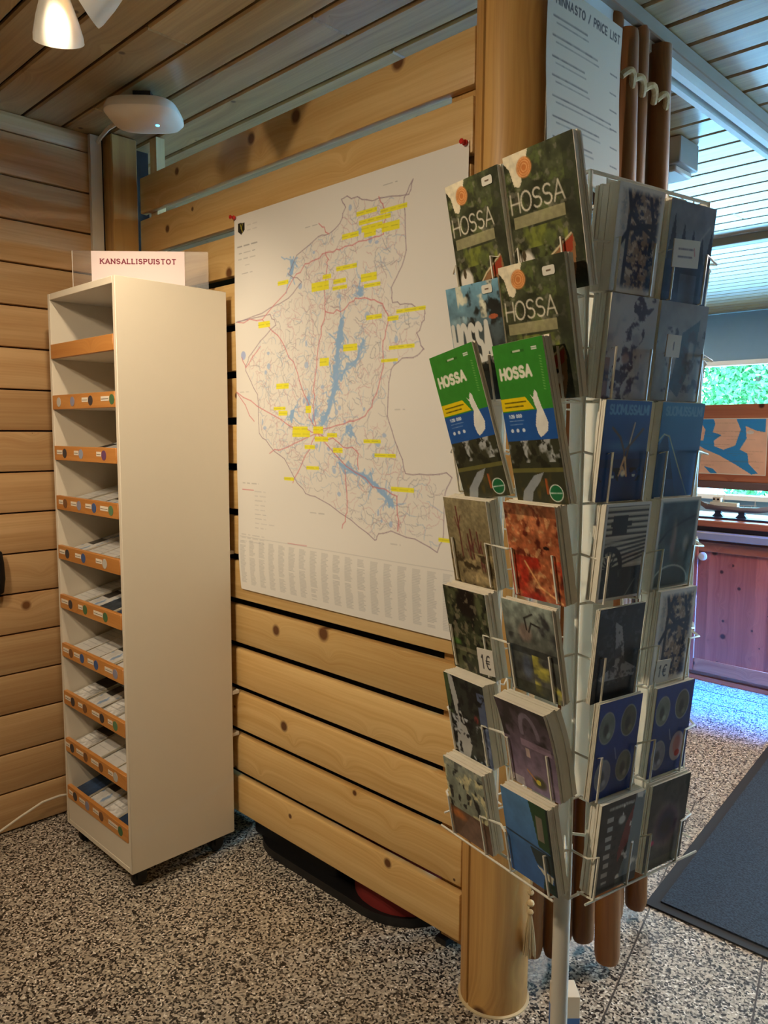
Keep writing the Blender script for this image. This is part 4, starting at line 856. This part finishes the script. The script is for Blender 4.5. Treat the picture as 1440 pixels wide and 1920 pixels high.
# ---- left hand faces: books, folded maps and cards
bk = pic_book(); G1 = 'HOSSA guide books'
STK = plain('price_sticker', (226, 222, 206), .5)
def sticker(t, x, z):
    o = prism('price_sticker', stad(-.011, .011, -.006, .006, .003, 3), 0, .0004, STK, t, Matrix.Rotation(PI/2, 4, 'X')); o.location = (x, -.0006, z)
    q = box('sticker_print', -.004, .004, -.0002, 0, -.001, .001, plain('grey_print', (120, 100, 80), .6), t, origin=(0, 0, 0)); q.location = (x, -.0012, z)
t = card('guide_book', 'HOSSA guide book with orange seal atop the rack beside the log post', 'book', bk, 0, .096, 1.738, .117, .187, .012, tilt=.20, roll=-.02, group=G1, sheets=5); sticker(t, .035, .172)
t = card('guide_book', 'HOSSA guide book with orange seal atop the rack above another copy', 'book', bk, 0, .228, 1.740, .127, .190, .016, tilt=.21, roll=.0, group=G1, sheets=5)
t = card('guide_book', 'HOSSA guide book with orange seal below its twin, partly behind a green map', 'book', bk, 0, .222, 1.597, .124, .186, .016, tilt=.20, roll=.0, group=G1, sheets=5, n=.024); sticker(t, .033, .168)
t = card('guide_book', 'blue and grey HOSSA book with bold white title behind the green maps', 'book', pic_hossa_dark(), 0, .094, 1.600, .118, .172, .010, tilt=.20, sheets=4); sticker(t, .035, .160)
gr = pic_green()
t = card('folded_map', 'green HOSSA folding map leaning over, nearest the wall map', 'map', gr, 0, .112, 1.452, .106, .228, .010, n=.030, tilt=.22, roll=-.155, group='green folding maps', sheets=4)
t = card('folded_map', 'green HOSSA folding map standing beside the rack corner', 'map', gr, 0, .228, 1.452, .098, .226, .016, n=.030, tilt=.20, roll=-.06, group='green folding maps', sheets=5)
G2 = 'postcards on the partition side of the rack'; cd = lambda lb, cv, u, z, w=.101, h=.142, th=.02, **k: card('postcard_stack', lb, 'postcards', cv, 0, u, z, w, h, th, group=G2, **k)
cd('tan postcards of reddish heather stems and pale moss', pic_heather(), .078, 1.309, th=.026)
cd('postcards of red and orange autumn leaves', pic_autumn(), .218, 1.312, th=.024)
cd('postcards of a dark animal in green forest under the heather cards', pic_forest(), .080, 1.168, th=.026)
cd('grey postcards of an antlered reindeer over yellow grass', pic_reindeer(), .218, 1.171, th=.014)
cd('postcards of a white waterfall with a blue edge', pic_falls(), .082, 1.025, th=.03, w=.096)
cd('bowed purple postcards with a small yellow flower', pic_purple(), .219, 1.028, th=.034, bow=.012)
cd('postcards of a pale picture collage with brown lower half', pic_collage(), .084, .884, th=.024, w=.096)
cd('postcards of a blue lake with green shore', pic_lake(), .222, .888, th=.022, w=.096)
# ---- window side
G3 = 'postcards on the window side of the rack'; ce = lambda lb, cv, u, z, w=.092, h=.138, th=.02, **k: card('postcard_stack', lb, 'postcards', cv, 1, u, z, w, h, th, group=G3, **k)
brc = pic_branch()
ce('thick stack of white-edged bare branch postcards in the rack top row', brc, .062, 1.738, th=.040, w=.092, h=.137, n=.022)
ce('postcards of dark blue spruce silhouettes under grey sky', pic_spruce(), .176, 1.736, th=.036, w=.102, h=.136)
ce('pale snowy postcards with a dark diagonal trunk', pic_snow(), .057, 1.596, th=.03, w=.096)
ce('grey postcards of pale figures against a blue-grey slope', pic_figures(), .165, 1.596, th=.026, w=.108)
ce('blue SUOMUSSALMI postcards with a small camp fire', pic_fire(), .052, 1.457, th=.014, w=.094)
ce('blue SUOMUSSALMI postcards with a dark hill line', pic_hill(), .172, 1.457, th=.03, w=.098)
ce('postcards of a log wall with black wagon wheel and lantern', pic_wagon(), .060, 1.318, th=.018, w=.094)
ce('dark teal pond postcards with pale rounded border', pic_pond(), .175, 1.320, th=.03, w=.094)
ce('black postcards of a white cascade', pic_cascade(), .055, 1.174, th=.008, w=.094)
ce('white-edged bare branch postcards beside the cascade cards', brc, .178, 1.178, th=.022, w=.086, h=.145)
ce('dark blue postcards with four grey oval pictures', pic_ovals(), .058, 1.031, th=.010, w=.090, h=.148)
ce('dark blue oval picture postcards with one reddish oval', pic_ovals_red(), .182, 1.033, th=.014, w=.090, h=.145)
ce('dark postcards of small stamp pictures with a red streak', pic_stamps(), .072, .884, th=.024, w=.094, h=.145)
ce('dark purple postcards with a round eye-like picture', pic_eye(), .182, .884, th=.02, w=.092, h=.145)
# price tags hung on the wires
def tag(label, face, u, z, n, w, h, paint, roll=0):
    t = thing('price_tag', label, 'price tag', matrix=place(face, u, z, n, .12, roll), group='paper price tags on the rack')
    c = Canvas(int(w*1000), int(h*1000), (226, 220, 206)); paint(c); link('front', print_mesh(c, w, h, None, .6), None, t)
    box('card', -w/2, w/2, .0004, .0016, 0, h, PAPER, t); return t
tag('white paper tag with handwritten 1€ between forest and reindeer postcards', 0, .145, 1.188, .052, .036, .040, lambda c: c.text('1€', .25, .75, .5, .5, 2.0, (40, 36, 36), sp=.5), -.08)
tag('white paper tag with handwritten 1€ beside the cascade postcards', 1, .122, 1.196, .050, .032, .032, lambda c: c.text('1€', .25, .75, .5, .5, 1.8, (60, 60, 64), sp=.5), .05)
tag('white paper tag with two printed lines in front of the spruce cards', 1, .130, 1.775, .055, .056, .036, lambda c: (c.scribble(.2, .75, .35, 2.2, (110, 100, 110), 1), c.scribble(.2, .72, .62, 2.2, (100, 100, 110), 2), c.line([(.78, .3), (.82, .55)], 2, (190, 100, 100), .6)), -.06)
tag('small white paper tag beside the figure postcards', 1, .120, 1.655, .048, .030, .030, lambda c: c.line([(.5, .35), (.5, .65)], 2, (90, 90, 96)))

# leaflet box standing on the floor behind the rack foot
lb_ = thing('leaflet_box', 'small white box with a blue band standing on the floor behind the rack pole', 'box', (-.912, 1.565, 0), math.radians(45))
box('carton', -.03, .03, -.03, .03, 0, .205, WHITE, lb_, .001); box('blue_band', -.0302, .0302, -.0302, .0302, .03, .15, plain('blue_print', (70, 120, 190), .5), lb_, .0)

# ------------------------------------------------------------------ room beyond: mat, red cabinet, board, ship
def carpet():
    m, n, b = new_mat('blue_mat'); tc = n.nodes.new('ShaderNodeTexCoord'); nz = n.nodes.new('ShaderNodeTexNoise'); nz.inputs['Scale'].default_value = 160; nz.inputs['Detail'].default_value = 3
    n.links.new(tc.outputs['Object'], nz.inputs['Vector']); cr = n.nodes.new('ShaderNodeValToRGB'); cr.color_ramp.elements[0].position = .3; cr.color_ramp.elements[1].position = .75
    cr.color_ramp.elements[0].color = rgba((26, 36, 48)); cr.color_ramp.elements[1].color = rgba((58, 72, 88)); n.links.new(nz.outputs[0], cr.inputs[0]); n.links.new(cr.outputs[0], b.inputs['Base Color']); b.inputs['Roughness'].default_value = .95
    bp = n.nodes.new('ShaderNodeBump'); bp.inputs['Strength'].default_value = .6; bp.inputs['Distance'].default_value = .004; n.links.new(nz.outputs[0], bp.inputs['Height']); n.links.new(bp.outputs[0], b.inputs['Normal']); return m
mt = thing('door_mat', 'large dark blue textile mat with a black rubber edge on the terrazzo', 'mat', (-1.07, 2.33, 0))
pm = [(0, 0), (1.9, .02), (1.75, 1.75), (-.17, 1.72)]
prism('rubber_edge', pm, 0.0007, .006, plain('rubber', (34, 36, 40), .8), mt); prism('pile', [(.035, .04), (1.86, .06), (1.71, 1.71), (-.128, 1.68)], .006, .011, carpet(), mt)

rc = thing('red_cupboard', 'red pine cupboard with panelled door and round white knob', 'cupboard', (-1.6, 4.79, 0))
def rbox(n_, x0, x1, y0, y1, z0, z1, m_, p=rc, bev=.002): return box(n_, x0+1.6, x1+1.6, y0-4.79, y1-4.79, z0, z1, m_, p, bev)
rbox('body', -2.45, -.4, 4.815, 5.40, .03, .90, REDH); rbox('plinth', -2.43, -.42, 4.80, 5.35, 0.0007, .03, REDH)
DRX = ((-2.42, -2.03), (-2.02, -1.22), (-1.21, -.43))
for a, b in DRX:
    dd = rbox('door', a, b, 4.797, 4.814, .06, .885, REDW)
    cx, cz = (a+b)/2, (.06+.885)/2
    def sub(n_, x0, x1, y0, y1, z0, z1, m_): 
        o = box(n_, x0-cx, x1-cx, y0-4.8055, y1-4.8055, z0-cz, z1-cz, m_, dd, .002); return o
    sub('stile', a, a+.07, 4.786, 4.7965, .06, .885, REDW); sub('stile', b-.07, b, 4.786, 4.7965, .06, .885, REDW)
    sub('rail', a+.0705, b-.0705, 4.786, 4.7965, .06, .14, REDH); sub('rail', a+.0705, b-.0705, 4.786, 4.7965, .825, .885, REDH)
    kx = a+.105 if a > -2.1 else b-.05
    if a > -2.3:
        kn = lathe('knob', [(.0001, 0), (.012, .0), (.012, .015), (.026, .022), (.026, .030), (.014, .033), (.0001, .031)], plain('white_knob', (230, 222, 206), .35), dd, 20, Matrix.Rotation(PI/2, 4, 'X')); kn.location = (kx-cx, 4.797-4.8055, .795-cz)
wt = thing('counter_top', 'grey worktop edge with a red pine riser on the red cupboard', 'worktop', (-1.6, 4.79, .90))
box('slab', -.87, 1.2, -.03, .62, .0005, .045, plain('grey_laminate', (160, 150, 146), .4), wt, .004); box('riser', -.86, 1.2, .06, .60, .0455, .075, plain('dark_strip', (70, 58, 56), .5), wt, .003); box('ledge', -.865, 1.2, .03, .61, .0755, .115, REDH, wt, .004)
# ship model
sh = thing('ship_model', 'small grey and white model ship on two stands on the counter', 'model ship', (-1.83, 5.0, 1.0155))
box('stand_board', -.24, .26, -.06, .06, 0, .012, plain('navy_board', (52, 58, 84), .4), sh, .002)
for x in (-.09, .055): prism('stand', [(-.035, 0), (.035, 0), (.018, .02), (.02, .035), (-.02, .035), (-.018, .02)], -.012, .012, plain('navy_board', (52, 58, 84), .4), sh, Matrix.Translation((x, 0, .0125)) @ Matrix.Rotation(PI/2, 4, 'X'))
bm = bmesh.new(); secs = []
for x, hw, zt, zk in ((-.205, .004, .105, .075), (-.17, .020, .092, .052), (-.08, .034, .082, .046), (.05, .036, .078, .045), (.15, .028, .082, .048), (.21, .006, .095, .060)):
    secs.append([bm.verts.new(p) for p in ((x, -hw, zt), (x, -hw*.92, (zt+zk)/2), (x, -hw*.4, zk+.004), (x, 0, zk), (x, hw*.4, zk+.004), (x, hw*.92, (zt+zk)/2), (x, hw, zt))])
for A, B in zip(secs, secs[1:]):
    for i in range(6): bm.faces.new((A[i], A[i+1], B[i+1], B[i]))
    bm.faces.new((A[6], A[0], B[0], B[6]))
bm.faces.new(secs[0]); bm.faces.new(secs[-1][::-1]); link('hull', mesh_of(bm, True), plain('ship_hull', (150, 146, 150), .5), sh)
SW = plain('ship_white', (226, 220, 206), .4)
box('deck_house', -.14, .03, -.02, .02, .080, .104, SW, sh, .002); box('bridge', -.125, -.075, -.016, .016, .1045, .135, SW, sh, .002)
for x in (-.115, -.09): box('bridge_window', x-.006, x+.006, -.0175, -.0162, .115, .127, BLACK, sh)
for x, t_ in ((-.10, .175), (-.06, .16), (.13, .13)): tube('mast', [(x, 0, .085), (x, 0, t_)], .0018, SW, sh, 6)
tube('railing', [(-.17, -.02, .1), (-.08, -.034, .095), (.05, -.036, .092), (.15, -.028, .096)], .0012, SW, sh, 5)
for i in range(7): tube('railing_post', [(-.15+i*.045, -.0335, .082), (-.15+i*.045, -.0335, .095)], .001, SW, sh, 5)
# map board in front of the window
bd = thing('display_board', 'red pine display board with a blue and orange coast map behind the ship', 'display board', (-1.9, 5.28, 0))
box('panel', -.75, .70, 0, .02, 1.235, 1.745, REDH, bd, .003); box('bottom_rail', -.75, .70, -.012, .03, 1.185, 1.2345, plain('rail_dark', (110, 84, 80), .5), bd, .003)
for x in (-.70, .62): box('leg', x, x+.04, .0, .03, 1.0155, 1.1845, REDH, bd, .002)
cv = Canvas(150, 110, (240, 184, 150)); cv.noise(4, 4, 301, .06)
sea = (56, 140, 196)
cv.poly([(.0, 0), (.30, 0), (.33, .1), (.30, .25), (.42, .3), (.32, .4), (.33, .5), (.45, .56), (.6, .48), (.66, .2), (.6, .02), (.97, .02), (.97, .25), (.85, .22), (.72, .14), (.74, .36), (.66, .55), (.76, .62), (.78, .8), (.9, .96), (.82, .98), (.62, .82), (.40, .66), (.2, .55), (.0, .40)], sea)
cv.poly([(.0, .05), (.12, .05), (.2, .2), (.18, .4), (.1, .4), (.0, .2)], (240, 184, 150)); cv.poly([(.2, .86), (.32, .9), (.38, .98), (.3, .99)], sea); cv.ell(.78, .25, .05, .03, (220, 228, 230), .6)
for i in range(26): cv.scribble(.03+.9*RNG.random(), .06+.9*RNG.random(), .05+.9*RNG.random(), .7, (150, 96, 76), i, .5)
cv.border(.015, .02, (240, 222, 200))
q = link('coast_map', print_mesh(cv, .50, .372, None, .5), None, bd); q.location = (-.09, -.0012, 1.282)

# lamp housing under the far ceiling
lf = thing('ceiling_fixture', 'grey box-shaped ceiling fixture beyond the pole curtain', 'fixture', (-1.70, 3.10, 2.55))
box('housing', -.28, .33, -.085, .085, .045, .1485, plain('fixture_grey', (150, 136, 124), .5), lf, .004); box('diffuser', -.27, .31, -.075, .075, .02, .0445, plain('fixture_pale', (196, 180, 164), .5), lf, .006)
lathe('sensor', [(.0001, -.09), (.03, -.085), (.045, -.06), (.045, -.03), (.02, -.02), (.02, .0195)], plain('fixture_grey', (150, 136, 124), .5), lf, 20).location = (.2, 0, 0)

# unseen fill panels added on the far ceiling to light the cupboard front
def panel(x, y, lb, e):
    t = thing('added_panel_lamp', lb, 'lamp', (x, y, ZC-.045), group='added ceiling fill panels')
    box('frame', -.31, .31, -.31, .31, .008, .0445, FRAME, t, .003); box('diffuser', -.29, .29, -.29, .29, 0, .0079, plain('added_panel_glow', (255, 236, 214), .5, emit=6), t)
    lamp('added_panel_light', 'AREA', (x, y, ZC-.052), (x, y, 0), e, (1.0, .80, .66), shape='SQUARE', size=.58)
panel(.1, 3.75, 'added flat square ceiling fill lamp over the mat', 70)
panel(-3.4, 5.9, 'added flat square ceiling fill lamp beyond the display board', 40)
# ------------------------------------------------------------------ outside: ground and trees
props(box('ground', -30, 30, Y1+.5, 45, -.6, -.5, plain('gravel_yard', (206, 214, 222), .9, var=.3, scale=3)), kind='structure')
BARK = plain('bark', (96, 80, 62), .9, var=.3)
LEAF, ln, lb2 = new_mat('leaf'); oi = ln.nodes.new('ShaderNodeTexCoord'); nz = ln.nodes.new('ShaderNodeTexNoise'); nz.inputs['Scale'].default_value = 5; cr = ln.nodes.new('ShaderNodeValToRGB')
cr.color_ramp.elements[0].position = .35; cr.color_ramp.elements[1].position = .65; cr.color_ramp.elements[0].color = rgba((30, 96, 44)); cr.color_ramp.elements[1].color = rgba((96, 156, 84))
ln.links.new(oi.outputs['Object'], nz.inputs['Vector']); ln.links.new(nz.outputs[0], cr.inputs[0]); ln.links.new(cr.outputs[0], lb2.inputs['Base Color']); lb2.inputs['Roughness'].default_value = .6
def tree(loc, h, R, label, seed):
    r = np.random.default_rng(seed); t = thing('tree', label, 'tree', loc, group='trees outside the window')
    tube('trunk', [(0, 0, 0), (.05, 0, h*.4), (0, .05, h*.8)], [.12, .09, .04], BARK, t, 8)
    N_ = 5200; ph = r.uniform(0, 2*PI, N_); ct = r.uniform(-1, 1, N_); rad = r.uniform(.55, 1, N_)
    c = np.stack([R*rad*np.cos(ph)*np.sqrt(1-ct**2), R*rad*np.sin(ph)*np.sqrt(1-ct**2), h*.55+h*.47*rad*ct], 1)
    a = r.normal(size=(N_, 3)); a /= np.linalg.norm(a, axis=1)[:, None]; b = np.cross(a, r.normal(size=(N_, 3))); b /= np.linalg.norm(b, axis=1)[:, None]; s = .085
    V = np.stack([c-a*s, c+b*s*.5, c+a*s, c-b*s*.5], 1).reshape(-1, 3)
    me = bpy.data.meshes.new('foliage'); me.from_pydata(V.tolist(), [], [(4*i, 4*i+1, 4*i+2, 4*i+3) for i in range(N_)]); o = link('foliage', me, LEAF, t); o['kind'] = 'stuff'
tn = 0
for row, y in ((0, 18.0), (1, 20.6)):
    for q in range(6):
        x = -13.2+q*2.3+row*1.15; tree((x, y+.25*(q % 2), -.5), 4.3+.3*((q*3) % 4)+row*.7, 1.08, ('leafy green tree in the front row outside the window' if row == 0 else 'taller green tree in the rear row outside the window'), 40+tn); tn += 1
